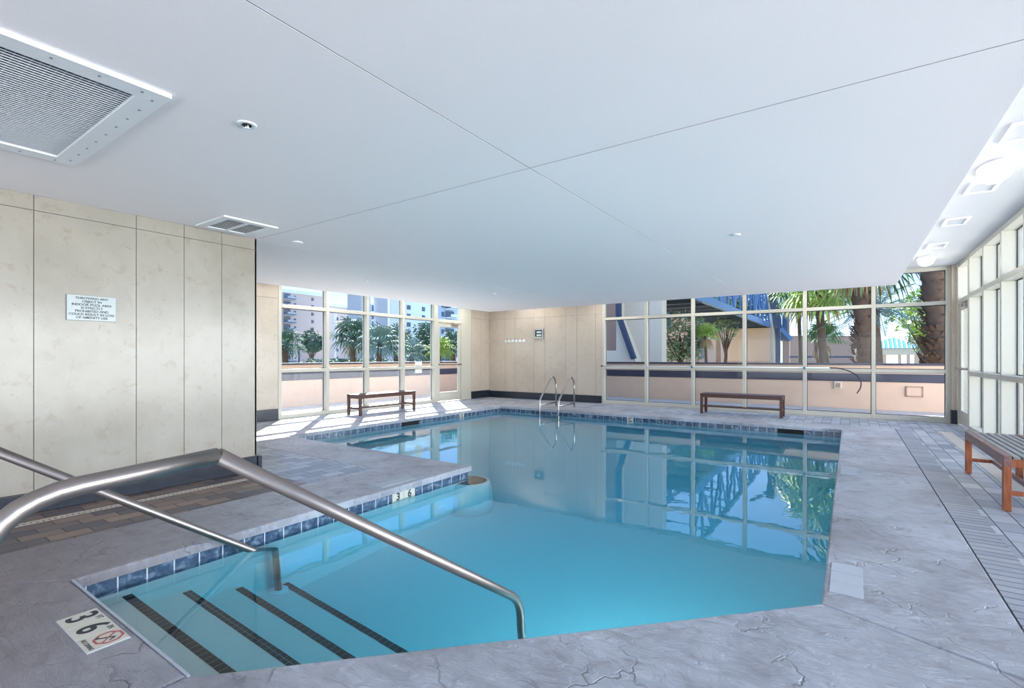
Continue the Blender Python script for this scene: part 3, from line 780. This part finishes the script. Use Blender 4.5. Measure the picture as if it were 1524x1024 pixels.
# small supply vent
o = empty('supply_vent', (-5.04, 2.47, ZS))
b = MB(); miter(b, -5.33, -4.75, 2.21, 2.73, .075, ZS-.014, ZS); b.box(-5.26, -4.82, 2.455, 2.485, ZS-.013, ZS); b.build('frame', M['white_metal'], o)
b = MB()
for r0, r1 in ((2.29, 2.45), (2.49, 2.65)):
    x = -5.24
    while x < -4.83: b.beam((x, r0, ZS-.007), (x, r1, ZS-.007), .006, .001); x += .032
b.build('fins', M['white_metal'], o)
MB().box(-5.28, -4.8, 2.26, 2.68, ZS-.004, ZS+.001).build('backing', M['dark'], o)
tag(o, 'small white ceiling vent with two rows of fins above the marble wall corner', 'vent')
def sprinkler(loc, r, label, open_=True):
    o = empty('sprinkler_head', loc); x, y, z = loc
    if open_:
        MB().lathe([(r*.62, -.004), (r*.95, -.006), (r, -.002), (r, 0), (r*.55, 0)], loc, 32).build('escutcheon', M['white_metal'], o)
        MB().lathe([(r*.5, -.0065), (r*.5, -.005)], loc, 24).build('recess', M['dark'], o)
        MB().beam((x-.016, y, z-.02), (x+.016, y, z-.02), .01, .003).beam((x-.014, y, z-.02), (x-.008, y, z-.002), .004).beam((x+.014, y, z-.02), (x+.008, y, z-.002), .004).lathe([(.018, -.026), (.018, -.023)], loc, 16).build('deflector', M['white_metal'], o)
    else:
        MB().lathe([(r*.7, -.014), (r*.97, -.01), (r, -.004), (r*.9, 0)], loc, 32).build('cover_plate', M['white_metal'], o)
    return tag(o, label, 'sprinkler')
sprinkler((-2.80, 1.425, ZS), .052, 'white recessed sprinkler head near the large ceiling grille')
sprinkler((-5.175, 3.2, ZS), .06, 'flat white ceiling disc just beyond the small vent', False)
sprinkler((-6.03, 8.08, ZS), .055, 'flat white ceiling disc above the far left of the pool', False)
sprinkler((-1.0, 5.67, ZS), .045, 'small pale ceiling disc above the right side of the pool', False)
sprinkler((-6.82, 5.5, ZS), .03, 'tiny ceiling disc in front of the left windows', False)
# bulkhead lamps
def bulkhead(loc, label, group=None):
    o = empty('ceiling_lamp', loc); x, y, z = loc; kx, ky = .13, .24
    MB().lathe([(1, 0), (1.0, -.035), (.93, -.045), (.86, -.045)], loc, 40, sx=kx, sy=ky).build('housing', M['white_metal'], o)
    MB().lathe([(.86, -.035), (.84, -.06), (.7, -.085), (.45, -.105), (.15, -.113)], loc, 40, sx=kx, sy=ky).build('diffuser', M['glow'], o)
    b = MB()
    for t in (-.5, 0, .5):
        yy = y+t*ky*.86; wx = kx*.9*math.sqrt(1-(t*.9)**2)
        b.tube([(x+wx*math.cos(a_), yy, z-.045-.085*math.sin(a_)) for a_ in [math.pi*k/12 for k in range(13)]], .005, 6)
    b.tube([(x, y+ky*.9*math.cos(a_), z-.045-.085*math.sin(a_)) for a_ in [math.pi*k/16 for k in range(17)]], .005, 6)
    b.tube([(x+kx*.75*math.cos(a_), y+ky*.75*math.sin(a_), z-.10) for a_ in [math.pi*2*k/28 for k in range(29)]], .005, 6, cap=False)
    b.build('guard', M['white_metal'], o)
    l_ = lamp('lamp_light', 'POINT', (0, 0, -.22), 1.5, color=(1, .95, .86), shadow_soft_size=.08); l_.parent = o
    return tag(o, label, 'ceiling lamp', group)
bulkhead((1.1, 6.2, ZC), 'nearer lit oval caged lamp on the right ceiling strip')
bulkhead((1.1, 11.2, ZC), 'smaller lit oval caged lamp at the far end of the right ceiling strip')
bulkhead((1.1, 1.2, ZC), 'lit oval caged lamp just beyond the right edge of the picture')
def fill_panel(x, y, lx, ly, label, group):  # added fill lamps, hidden above the soffit edge to brighten the hall
    o = empty('added_recessed_lamp', (x, y, ZC)); b = MB()
    miter(b, x-lx/2, x+lx/2, y-ly/2, y+ly/2, .03, ZC-.015, ZC); b.build('frame', M['white_metal'], o)
    MB().box(x-lx/2+.03, x+lx/2-.03, y-ly/2+.03, y+ly/2-.03, ZC-.006, ZC-.001).build('diffuser', M['glow'], o)
    l_ = lamp('panel_fill_light', 'AREA', (0, 0, -.02), 5.5, color=(1, .97, .92), shape='RECTANGLE', size=lx-.06, size_y=ly-.06); l_.parent = o
    return tag(o, label, 'recessed lamp', group)
for yy in (4.0, 6.2, 8.4, 10.6): fill_panel(-9.0, yy, .4, 1.2, 'added unseen recessed fill lamp in the upper ceiling strip over the left windows', 'added fill lamps over the left windows')
for xx in (-7.6, -5.2, -2.8, -.4): fill_panel(xx, 11.83, 1.2, .4, 'added unseen recessed fill lamp in the upper ceiling strip over the far windows', 'added fill lamps over the far windows')
for yy, lb in ((5.33, 'square ceiling diffuser cut off by the right edge of the picture'), (6.85, 'square ceiling diffuser just beyond the larger lit lamp'), (8.4, 'square ceiling diffuser midway between the two lit lamps'), (10.05, 'square ceiling diffuser closest to the far lit lamp')):
    o = empty('ceiling_diffuser', (1.12, yy, ZC))
    b = MB(); miter(b, 1.0, 1.24, yy-.2, yy+.2, .03, ZC-.018, ZC); b.build('frame', M['white_metal'], o)
    MB().box(1.03, 1.21, yy-.17, yy+.17, ZC-.007, ZC).build('panel', M['louvre'], o)
    tag(o, lb, 'vent')

# ================================================================== OUTSIDE, FAR SIDE
def part(b, name, mat, o): return b.build(name, mat, o)
# near pale building with the blue edged buttress, beyond the parapet
o = empty('stucco_building', (-8.5, 19.2, -.6)); Yb = 19.2
pL = atY(884, 532, Yb).x; pa = atY(927, 532, Yb).x; pb_ = atY(985, 532, Yb).x
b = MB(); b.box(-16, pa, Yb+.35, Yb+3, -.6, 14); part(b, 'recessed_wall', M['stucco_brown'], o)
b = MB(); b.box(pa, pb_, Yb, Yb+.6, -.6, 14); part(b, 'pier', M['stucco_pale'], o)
def PX(x, y, Y=Yb): return atY(x, y, Y)
b = MB()
pt = [PX(927, 300), PX(929, 300), PX(929, 470), PX(955, 537), PX(955, 560), PX(904, 560), PX(904, 522), PX(927, 522)]
vs1 = [(p.x, Yb-.7, p.z) for p in pt]; vs2 = [(p.x, Yb, p.z) for p in pt]
b.face(vs1); 
for i in range(len(pt)): j = (i+1) % len(pt); b.face([vs1[i], vs1[j], vs2[j], vs2[i]])
part(b, 'buttress', M['stucco_pale'], o)
b = MB()
c0, c1, c2_ = PX(932, 250), PX(932, 472), PX(954, 534)
for A_, B_ in ((c0, c1), (c1, c2_)): b.beam((A_.x, Yb-.8, A_.z), (B_.x, Yb-.8, B_.z), .16, .25, up=(0, 1, 0))
part(b, 'blue_edge', M['blue_dark'], o)
tag(o, 'pale stucco building with a dark blue trim sloping down its buttress', 'building')

# footbridge
o = empty('footbridge', (-6.6, 30, 3.6)); zb, zt = 3.6, 6.2; xa, xb = -5.15, -8.1; ya, yb2 = 19.9, 45.5
b = MB()
b.box(xb, xa, ya, yb2, zb+.12, zb+.22); part(b, 'walkway', M['bridge_dark'], o)
b = MB(); b.beam((xa, ya, zb+.16), (xa, yb2, zb+.16), .18, .34); part(b, 'lower_chord', M['blue_steel'], o)
b = MB(); b.beam((xb, ya, zb+.16), (xb, yb2, zb+.16), .18, .34); part(b, 'lower_chord', M['blue_steel'], o)
b = MB(); b.beam((xa, ya, zt), (xa, yb2, zt), .18, .2); part(b, 'upper_chord', M['blue_steel'], o)
b = MB(); b.beam((xb, ya, zt), (xb, yb2, zt), .18, .2); part(b, 'upper_chord', M['blue_steel'], o)
for X in (xa, xb):
    y = ya; k = 0
    while y < yb2-.9:
        b = MB(); b.beam((X, y, zb+.3), (X, y, zt), .1); b.beam((X, y, zb+.3) if k % 2 else (X, y, zt), (X, y+1.75, zt) if k % 2 else (X, y+1.75, zb+.3), .1)
        part(b, 'truss_member', M['blue_steel'], o); y += 1.75; k += 1
y = ya; 
while y < yb2:
    b = MB(); b.beam((xa, y, zb+.08), (xb, y, zb+.08), .12, .2); part(b, 'floor_beam', M['bridge_dark'], o)
    b = MB(); b.beam((xa, y, zt), (xb, y, zt), .08); part(b, 'top_beam', M['blue_steel'], o); y += 1.75
tag(o, 'blue steel truss footbridge seen from below through the far windows', 'footbridge')
o = empty('bridge_tower', (-6.6, 44, -.6))
b = MB(); b.box(xb-.05, xa+.1, 42.3, 46, -.6, 3.55); part(b, 'block', M['stucco'], o)
b = MB(); b.box(xa-.1, xa+.35, 42.6, 46, -.6, 9.5); part(b, 'pier', M['stucco_pale'], o)
b = MB(); b.box(xb-.07, xa+.12, 42.28, 42.3, .9, .95); part(b, 'joint_line', M['stucco_brown'], o)
tag(o, 'pink stucco block carrying the far end of the footbridge', 'tower')
o = empty('bridge_strut', atD(1155, 541, 36))
b = MB(); b.beam(atD(1146, 380, 36), atD(1150, 440, 36), .5, .4); g1 = atD(1158, 489, 36); b.beam(g1, (g1.x, g1.y, -.6), .3, .3); b.beam(atD(1150, 440, 36), atD(1158, 489, 36), .42, .4); part(b, 'post', M['blue_dark'], o)
b = MB(); b.beam(atD(1146, 390, 36), atD(1118, 372, 38), .2); b.beam(atD(1148, 410, 36), atD(1180, 365, 36), .2); part(b, 'arms', M['blue_dark'], o)
tag(o, 'thick dark blue slanting post beside the end of the footbridge', 'post')
o = empty('outdoor_stair', atD(1165, 541, 38))
b = MB(); b.beam(atD(1153, 486, 38), atD(1172, 506, 38), 1.2, .3); part(b, 'stair_flight', M['blue_steel'], o)
b = MB()
for i in range(9):
    t = i/8; x = 1154+17*t; b.beam(atD(x, 488+18*t, 38), atD(x, 458+18*t, 38), .06)
b.beam(atD(1153, 457, 38), atD(1172, 476, 38), .09); part(b, 'railing', M['blue_steel'], o)
b = MB(); g0 = atD(1172, 500, 38); b.box(g0.x-.35, g0.x+.1, g0.y, g0.y+.5, -.6, 5); part(b, 'support_post', M['stucco_brown'], o)
tag(o, 'blue railed outdoor stair descending at the right of the bridge tower', 'stair')
# courtyard wall with glass rail
o = empty('courtyard_wall', atD(1230, 541, 42)); q0 = atD(1174, 500, 42); q1 = atD(1297, 500, 42)
b = MB(); b.beam((q0.x, q0.y, 1.2), (q1.x, q1.y, 1.2), .4, 2*(q0.z-1.2)); part(b, 'wall_body', M['stucco_brown'], o)
b = MB(); zz = 1.30; b.beam((q0.x, q0.y-.22, zz), (q1.x, q1.y-.22, zz), .06, .16); part(b, 'dark_band', M['blue_dark'], o)
b = MB(); zr_ = atD(1230, 487, 42).z; b.beam((q0.x, q0.y, zr_), (q1.x, q1.y, zr_), .06)
for i in range(9):
    t = i/8; p_ = q0.lerp(q1, t); b.beam((p_.x, p_.y, q0.z), (p_.x, p_.y, zr_), .05)
part(b, 'guard_rail', M['white_metal'], o)
tag(o, 'long brown stucco courtyard wall topped by a thin white rail', 'wall')
# building behind the trees
o = empty('rear_building', atD(1040, 541, 52)); q0 = atD(984, 541, 50); q1 = atD(1090, 541, 58)
b = MB(); b.beam((q0.x, q0.y, 3.4), (q1.x, q1.y, 3.4), .5, 8); part(b, 'facade', M['stucco'], o)
for (x, y_, w_, h_) in ((990, 478, .9, 1.6), (1037, 503, .6, .9), (1038, 526, .5, 1.1)):
    t = (x-984)/106; c_ = q0.lerp(q1, t); z_ = atD(x, y_, 50+8*t).z
    d_ = (q1-q0).normalized(); nrm_ = Vector((d_.y, -d_.x, 0))*.28
    b = MB(); b.beam(Vector((c_.x, c_.y, z_))+nrm_-d_*w_/2, Vector((c_.x, c_.y, z_))+nrm_+d_*w_/2, .06, h_); part(b, 'window', M['win_dark'], o)
tag(o, 'pink stucco building partly hidden behind the olive tree', 'building')
# gazebo
D = 60; o = empty('gazebo', atD(1330, 545, D)); c_ = atD(1327, 532, D)
ez = atD(1327, 519, D).z; az = atD(1325, 502, D).z; hw = 3.0
b = MB(); ap = (c_.x, c_.y, az)
cs = [(c_.x-hw, c_.y-hw, ez), (c_.x+hw, c_.y-hw, ez), (c_.x+hw, c_.y+hw, ez), (c_.x-hw, c_.y+hw, ez)]
for i in range(4): b.face([cs[i], cs[(i+1) % 4], ap])
b.face(list(reversed(cs))); part(b, 'roof', M['roof_blue'], o)
b = MB()
for i in range(15):
    t = -1+2*i/14; x = c_.x+t*hw; k_ = 1-abs(t)
    b.beam((x, c_.y-hw, ez+.03), (c_.x+t*hw, c_.y-hw+k_*hw, ez+.03+k_*(az-ez)), .11, .06)
    y_ = c_.y+t*hw
    b.beam((c_.x+hw, y_, ez+.03), (c_.x+hw-k_*hw, y_, ez+.03+k_*(az-ez)), .11, .06)
part(b, 'roof_ribs', M['roof_rib'], o)
b = MB(); b.box(c_.x-hw+.2, c_.x+hw-.2, c_.y-hw+.2, c_.y+hw-.2, ez-.75, ez-.02); part(b, 'fascia', M['stucco_pale'], o)
for dx, w_ in ((-2.4, .3), (-1.2, 1.1), (.6, .3), (1.4, .3), (2.4, .9)):
    b = MB(); b.box(c_.x+dx-w_/2, c_.x+dx+w_/2, c_.y-hw+.3, c_.y-hw+.7, -.6, ez-.7); part(b, 'pier', M['stucco'], o)
tag(o, 'blue ribbed metal roofed pavilion in the distance behind the right-hand window', 'pavilion')

# ------------------------------------------------------------------ plants
def fan_leaf(b, base, d, L, r, nb=13, mi=0, droop=.5):
    """palmate leaf: petiole of length L along d, blades of length r"""
    d = Vector(d).normalized(); side = d.cross(Vector((0, 0, 1)))
    if side.length < .1: side = Vector((1, 0, 0))
    side.normalize(); up = side.cross(d).normalized()
    tip = base+d*L
    b.beam(base, tip, .03*r/.6+.01, mi=mi)
    for i in range(nb):
        a_ = R(-118+236*i/(nb-1)); dd = (d*math.cos(a_)+side*math.sin(a_)).normalized()
        wv = (dd.cross(up)).normalized()*r*.045
        rr = r*(1-.25*abs(a_)/2.1)*random.uniform(.85, 1.1)
        p0 = tip; p1 = tip+dd*rr*.55+up*r*.06; p2 = tip+dd*rr*.85+Vector((0, 0, -droop*r*.25)); p3 = tip+dd*rr+Vector((0, 0, -droop*r*.6))
        b.face([p0, p1-wv, p1+wv], mi); b.face([p1-wv, p2-wv*.7, p2+wv*.7, p1+wv], mi); b.face([p2-wv*.7, p3, p2+wv*.7], mi)
def feather_leaf(b, base, d, L, nl=26, mi=0, droop=1.0, w=.32):
    d = Vector(d).normalized(); side = d.cross(Vector((0, 0, 1)))
    if side.length < .1: side = Vector((1, 0, 0))
    side.normalize(); pts = []
    for k in range(nl+1):
        t = k/nl; pts.append(base+d*L*t+Vector((0, 0, -droop*L*.45*t*t)))
    b.tube(pts[::3]+[pts[-1]], .014, 4, mi)
    for k in range(3, nl):
        t = k/nl; tan = (pts[k+1]-pts[k-1]).normalized(); ll = w*L*.45*math.sin(math.pi*min(1, .12+t*.95))+.08
        for s_ in (-1, 1):
            dd = (tan*.75+side*s_*.9+Vector((0, 0, random.uniform(-.35, .05)))).normalized(); q = pts[k]; e_ = q+dd*ll; wv = tan*.022
            b.face([q-wv, (q+e_)/2-wv+Vector((0, 0, .01)), e_, (q+e_)/2+wv], mi)
def trunk(o, base, top, r0, r1, mat, rough=.0, name='trunk', boots=False):
    base = Vector(base); top = Vector(top); n_ = max(8, int((top-base).length/.09)) if boots else 14
    pts = []; rs_ = []
    for k in range(n_+1):
        t = k/n_; p_ = base.lerp(top, t); pts.append(p_+Vector((math.sin(t*5)*r0*.3, math.cos(t*4)*r0*.3, 0)))
        rs_.append((r0+(r1-r0)*t)*(1+(random.uniform(-.12, .12) if boots else random.uniform(-.04, .04))))
    b = MB(); b.tube(pts, rs_, 14)
    if boots:
        for k in range(int(n_*7)):
            t = random.random(); p_ = base.lerp(top, t); a_ = random.uniform(0, 6.28); r_ = (r0+(r1-r0)*t)
            c_ = Vector((math.cos(a_), math.sin(a_), 0)); s_ = Vector((-c_.y, c_.x, 0)); q = p_+c_*r_*.9
            b.face([q-s_*.07, q+s_*.07, q+c_*.13+Vector((0, 0, .13))+s_*.03, q+c_*.13+Vector((0, 0, .13))-s_*.03])
            b.face([q+c_*.13+Vector((0, 0, .13))+s_*.03, q+c_*.13+Vector((0, 0, .13))-s_*.03, q-s_*.06+Vector((0, 0, .1)), q+s_*.06+Vector((0, 0, .1))])
    b.open = True
    b.build(name, mat, o)
def fan_palm(base, ztop, cr, label, tr=.16, mat='leaf_mid', n_=34, dry=6, lean=(0, 0), boots=False, blade=.55, el=(-35, 75), bdry=None, tmat='trunk'):
    base = Vector(base); o = empty('fan_palm', base); top = Vector((base.x+lean[0], base.y+lean[1], ztop))
    trunk(o, base, top, tr*1.15, tr*.9, M[tmat], boots=boots)
    b = MB(); b.open = True
    for i in range(n_):
        a_ = i*2.4+random.uniform(-.2, .2); e_ = R(el[0]+(el[1]-el[0])*(i/n_)+random.uniform(-8, 8))
        d = Vector((math.cos(a_)*math.cos(e_), math.sin(a_)*math.cos(e_), math.sin(e_)))
        fan_leaf(b, top, d, cr*(1-blade), cr*blade, 15, 0, .6)
    b.build('fronds', M[mat], o)
    if dry:
        b = MB(); b.open = True
        for i in range(dry):
            a_ = random.uniform(0, 6.28); d = Vector((math.cos(a_)*.55, math.sin(a_)*.55, -1))
            fan_leaf(b, top, d, cr*.35, cr*.4, 9, 0, .9)
        b.build('dead_fronds', M['leaf_dry'], o)
    return tag(o, label, 'palm tree')
def feather_palm(base, ztop, L, label, tr=.25, mat='leaf_blue', n_=30, boots=True, el=(-20, 80), droop=1.0):
    base = Vector(base); o = empty('date_palm', base); top = Vector((base.x, base.y, ztop))
    trunk(o, base, top, tr, tr, M['trunk'], boots=boots)
    b = MB(); b.open = True
    for i in range(n_):
        a_ = i*2.4; e_ = R(el[0]+(el[1]-el[0])*(i/n_)+random.uniform(-6, 6))
        feather_leaf(b, top, (math.cos(a_)*math.cos(e_), math.sin(a_)*math.cos(e_), math.sin(e_)), L*random.uniform(.85, 1.1), 30, 0, droop)
    b.build('fronds', M[mat], o)
    return tag(o, label, 'palm tree')
def bushy(name, c, rad, base, label, mat, n_=1500, leaf=.13, tr=.12, cat='tree', shape=(1, 1, 1), lobes=9):
    o = empty(name, base); c = Vector(c)
    if tr:
        b = MB(); b.tube([base, Vector(base).lerp(c, .5)+Vector((.05*rad, 0, 0)), c], [tr, tr*.7, tr*.3], 10)
        for k in range(6):
            a_ = k*1.05; q = c+Vector((math.cos(a_)*rad*.6*shape[0], math.sin(a_)*rad*.6*shape[1], rad*.3*random.uniform(-.3, 1)))
            b.tube([Vector(base).lerp(c, .55), q], [tr*.4, tr*.12], 7)
        b.open = True; b.build('trunk', M['trunk'], o)
    cen = []
    for k in range(lobes):
        v_ = Vector((random.gauss(0, 1), random.gauss(0, 1), random.gauss(0, 1))).normalized()*rad*.55
        cen.append((c+Vector((v_.x*shape[0], v_.y*shape[1], v_.z*shape[2])), rad*random.uniform(.35, .55)))
    b = MB(); b.open = True
    for k in range(n_):
        cc, rr = random.choice(cen); v_ = Vector((random.gauss(0, 1), random.gauss(0, 1), random.gauss(0, 1))).normalized()*rr*random.uniform(.55, 1.05)
        p_ = cc+Vector((v_.x*shape[0], v_.y*shape[1], v_.z*shape[2]))
        u = Vector((random.gauss(0, 1), random.gauss(0, 1), random.gauss(0, .7))).normalized()*leaf; w_ = u.cross(Vector((random.gauss(0, 1), random.gauss(0, 1), random.gauss(0, 1)))).normalized()*leaf*.35
        b.face([p_-u, p_+w_, p_+u, p_-w_])
    b.build('foliage', M[mat], o)
    return tag(o, label, cat)
def gb(x, D, z=-.6):
    p_ = atD(x, 532, D); return Vector((p_.x, p_.y, z))
def zat(y, D): return EYE+(HY-y)*D/F
# right side
fan_palm(gb(1283, 14.2), 4.5, 1.9, 'tall rough trunked fan palm behind the second window from the right', .23, 'leaf_mid', 30, 12, boots=True, el=(-50, 70))
feather_palm(gb(1396, 12.6), 5.2, 2.6, 'thick trunked date palm filling the right edge of the far windows', .33, 'leaf_mid', 26, True, el=(-25, 75), droop=1.2)
feather_palm(gb(1303, 19), 3.05, 2.3, 'blue green date palm with arching fronds above the distant pavilion', .2, 'leaf_blue', 34, False, el=(-10, 70), droop=.9)
fan_palm(gb(1224, 24), zat(506, 24), 1.2, 'small fan palm standing in front of the courtyard wall', .28, 'leaf_mid', 24, 8, el=(0, 80))
fan_palm(gb(1222, 20), 4.15, 1.9, 'taller fan palm with bright drooping leaves above the small one', .15, 'leaf_bright', 32, 10, el=(-50, 70))
fan_palm(gb(1190, 26), 4.6, 1.8, 'slim dark trunked fan palm behind the third mullion from the right', .09, 'leaf_mid', 24, 6, el=(-30, 70))
bushy('leafy_tree', (atD(1372, 462, 22)), 1.5, gb(1374, 22), 'light green leafy tree left of the thick date palm', 'leaf_bright', 1700, .14, .14)
bushy('leafy_tree', (atD(1372, 505, 40)), 1.4, gb(1365, 40), 'pale tree right of the distant pavilion roof', 'leaf_olive', 900, .18, .14)
bushy('olive_tree', (atD(1012, 500, 22)), 1.25, gb(1014, 22), 'grey green olive tree beyond the third far window', 'leaf_olive', 2600, .09, .12, shape=(1, 1, 1.05))
bushy('leafy_tree', (atD(1112, 455, 50)), 3.0, gb(1116, 50), 'dark green tree seen through the bridge truss', 'leaf_dark', 1500, .3, .2)
fan_palm(gb(1051, 21), zat(500, 21), .75, 'small fan palm with a skirt of dead leaves right of the olive tree', .06, 'leaf_bright', 20, 14, el=(-10, 80))
fan_palm(gb(1068, 47), 6.8, 2.2, 'brown trunked palm under the footbridge', .2, 'leaf_mid', 20, 4, el=(-10, 70), tmat='trunk_light')
bushy('leafy_tree', (atD(1082, 486, 30)), .9, gb(1076, 30), 'dark bare branched tree leaning beside the brown palm trunk', 'leaf_olive', 260, .14, .14)
# left side
fan_palm(gb(426, 27), zat(512, 27), 1.2, 'fan palm at the left edge of the first left window', .16, 'leaf_dark', 22, 0)
bushy('leafy_tree', atD(466, 508, 34), 1.0, gb(459, 34), 'small round headed tree before the rose coloured apartment block', 'leaf_dark', 1500, .13, .1, shape=(1, 1, .85))
fan_palm(gb(526, 25), zat(502, 25), 1.45, 'full fan palm beyond the second left window', .16, 'leaf_dark', 26, 2)
fan_palm(gb(566, 23), zat(512, 23), 1.25, 'fan palm with long silvery fronds beyond the third left window', .13, 'leaf_blue', 24, 0)
fan_palm(gb(590, 27), zat(508, 27), 1.3, 'fan palm overlapping the right side of the silvery palm', .13, 'leaf_dark', 20, 0)
fan_palm(gb(614, 22), zat(524, 22), .85, 'low fan palm beyond the fourth left window', .12, 'leaf_blue', 20, 0)
bushy('leafy_tree', atD(633, 512, 34), 1.5, gb(634, 34), 'dark bushy tree beyond the fourth left window', 'leaf_dark', 2200, .14, .16, shape=(.9, .9, 1))
fan_palm(gb(655, 24), zat(520, 24), .85, 'bright green palm seen through the left door', .1, 'leaf_bright', 30, 0)
fan_palm(gb(676, 26), zat(515, 26), 1.2, 'dark fan palm at the right edge of the left door', .14, 'leaf_dark', 22, 0)
o = empty('hedge', gb(520, 30)); hc = gb(520, 30)
b = MB(); b.open = True
for k in range(5200):
    p_ = Vector((hc.x+random.uniform(-2.3, 2.3)*.75, hc.y+random.uniform(-2.3, 2.3), random.uniform(-.6, 1.15)))
    u = Vector((random.gauss(0, 1), random.gauss(0, 1), random.gauss(0, .7))).normalized()*.12; w_ = u.cross(Vector((random.gauss(0, 1), random.gauss(0, 1), random.gauss(0, 1)))).normalized()*.05
    b.face([p_-u, p_+w_, p_+u, p_-w_])
b.build('foliage', M['leaf_dark'], o); tag(o, 'clipped dark green hedge just above the left outside wall', 'hedge')

# ------------------------------------------------------------------ apartment blocks on the left
def block(X, x0, x1, ytop_l, label, mat, wins=(), balc=(), floors=7, dep=5, ledge=True):
    """facade in the plane x=X between picture columns x0..x1"""
    a_ = atX(x0, 532, X); c_ = atX(x1, 532, X); zt_ = atX(x0, ytop_l, X).z; mid = atX((x0+x1)/2, 532, X)
    o = empty('apartment_building', (X, mid.y, -.6))
    b = MB(); b.box(X, X-dep, a_.y, c_.y, -.6, zt_); part(b, 'walls', M[mat], o)
    if ledge: b = MB(); b.box(X+.3, X-dep, a_.y-.3, c_.y+.3, zt_, zt_+.8); part(b, 'roof_edge', M['bldg_white'], o)
    fl = (zt_)/floors
    for (xc, wpx, hf) in wins:
        for k in range(floors):
            z_ = k*fl+fl*.5; ya_ = atX(xc-wpx/2, 532, X).y; yb_ = atX(xc+wpx/2, 532, X).y
            b = MB(); b.box(X+.15, X-.2, ya_, yb_, z_-fl*hf/2, z_+fl*hf/2); part(b, 'window', M['win_dark'], o)
    for (xa_, xb_, mt) in balc:
        for k in range(floors):
            z_ = k*fl+fl*.1; ya_ = atX(xa_, 532, X).y; yb_ = atX(xb_, 532, X).y
            b = MB(); b.box(X+2.2, X, ya_, yb_, z_-.15, z_+.15); b.box(X+2.2, X+2.05, ya_, yb_, z_, z_+fl*.36); part(b, 'balcony', M[mt], o)
            b = MB(); b.box(X+.1, X-.1, ya_+.2, yb_-.2, z_+.2, z_+fl*.8); part(b, 'window', M['win_dark'], o)
    return tag(o, label, 'building')
block(-110, 360, 481, 428, 'rose coloured apartment block with a column of balconies beyond the first left window', 'bldg_pink', [(439, 2.6, .45), (465, 3, .4)], [(421, 433, 'bldg_grey')], 9)
block(-120, 484, 538, 455, 'grey pink apartment block with small dark windows beyond the second left window', 'bldg_pink', [(502, 2.2, .35)], [(516, 536, 'bldg_white')], 7)
block(-95, 537, 551, 436, 'narrow grey tower slab behind the second left mullion', 'bldg_grey', [], [], 8)
block(-125, 551, 578, 453, 'grey building with long white balcony rows beyond the third left window', 'bldg_grey', [], [(553, 577, 'bldg_white')], 7)
block(-90, 577, 600, 425, 'plain pale tower beyond the right half of the third left window', 'bldg_grey', [], [], 9, ledge=False)
block(-80, 603, 648, 425, 'tall pale tower with dark window columns beyond the fourth left window', 'bldg_white', [(608, 5, .5), (630, 4, .5)], [], 9)
block(-85, 650, 700, 420, 'pale tower with bright white balconies seen through the left door', 'bldg_grey', [(659, 4, .5)], [(662, 676, 'bldg_white')], 9)
o = empty('street_lamp', gb(445, 32)); b = MB(); b.tube([gb(445, 32), atD(445, 517, 32)], .05, 8); part(b, 'pole', M['blue_dark'], o)
b = MB(); b.beam(atD(443, 517, 32), atD(449, 517, 32), .18, .08); part(b, 'head', M['blue_dark'], o); tag(o, 'dark street lamp left of the small round headed tree', 'street lamp')
o = empty('signal_mast', gb(499, 38)); b = MB(); b.tube([gb(499, 38), atD(499, 466, 38)], .07, 8); part(b, 'pole', M['bldg_white'], o)
b = MB(); b.tube([atD(500, 485, 38), atD(522, 477, 38), atD(540, 476, 37)], .05, 8); part(b, 'arm', M['bldg_white'], o); tag(o, 'pale mast with a long side arm beyond the second left window', 'mast')
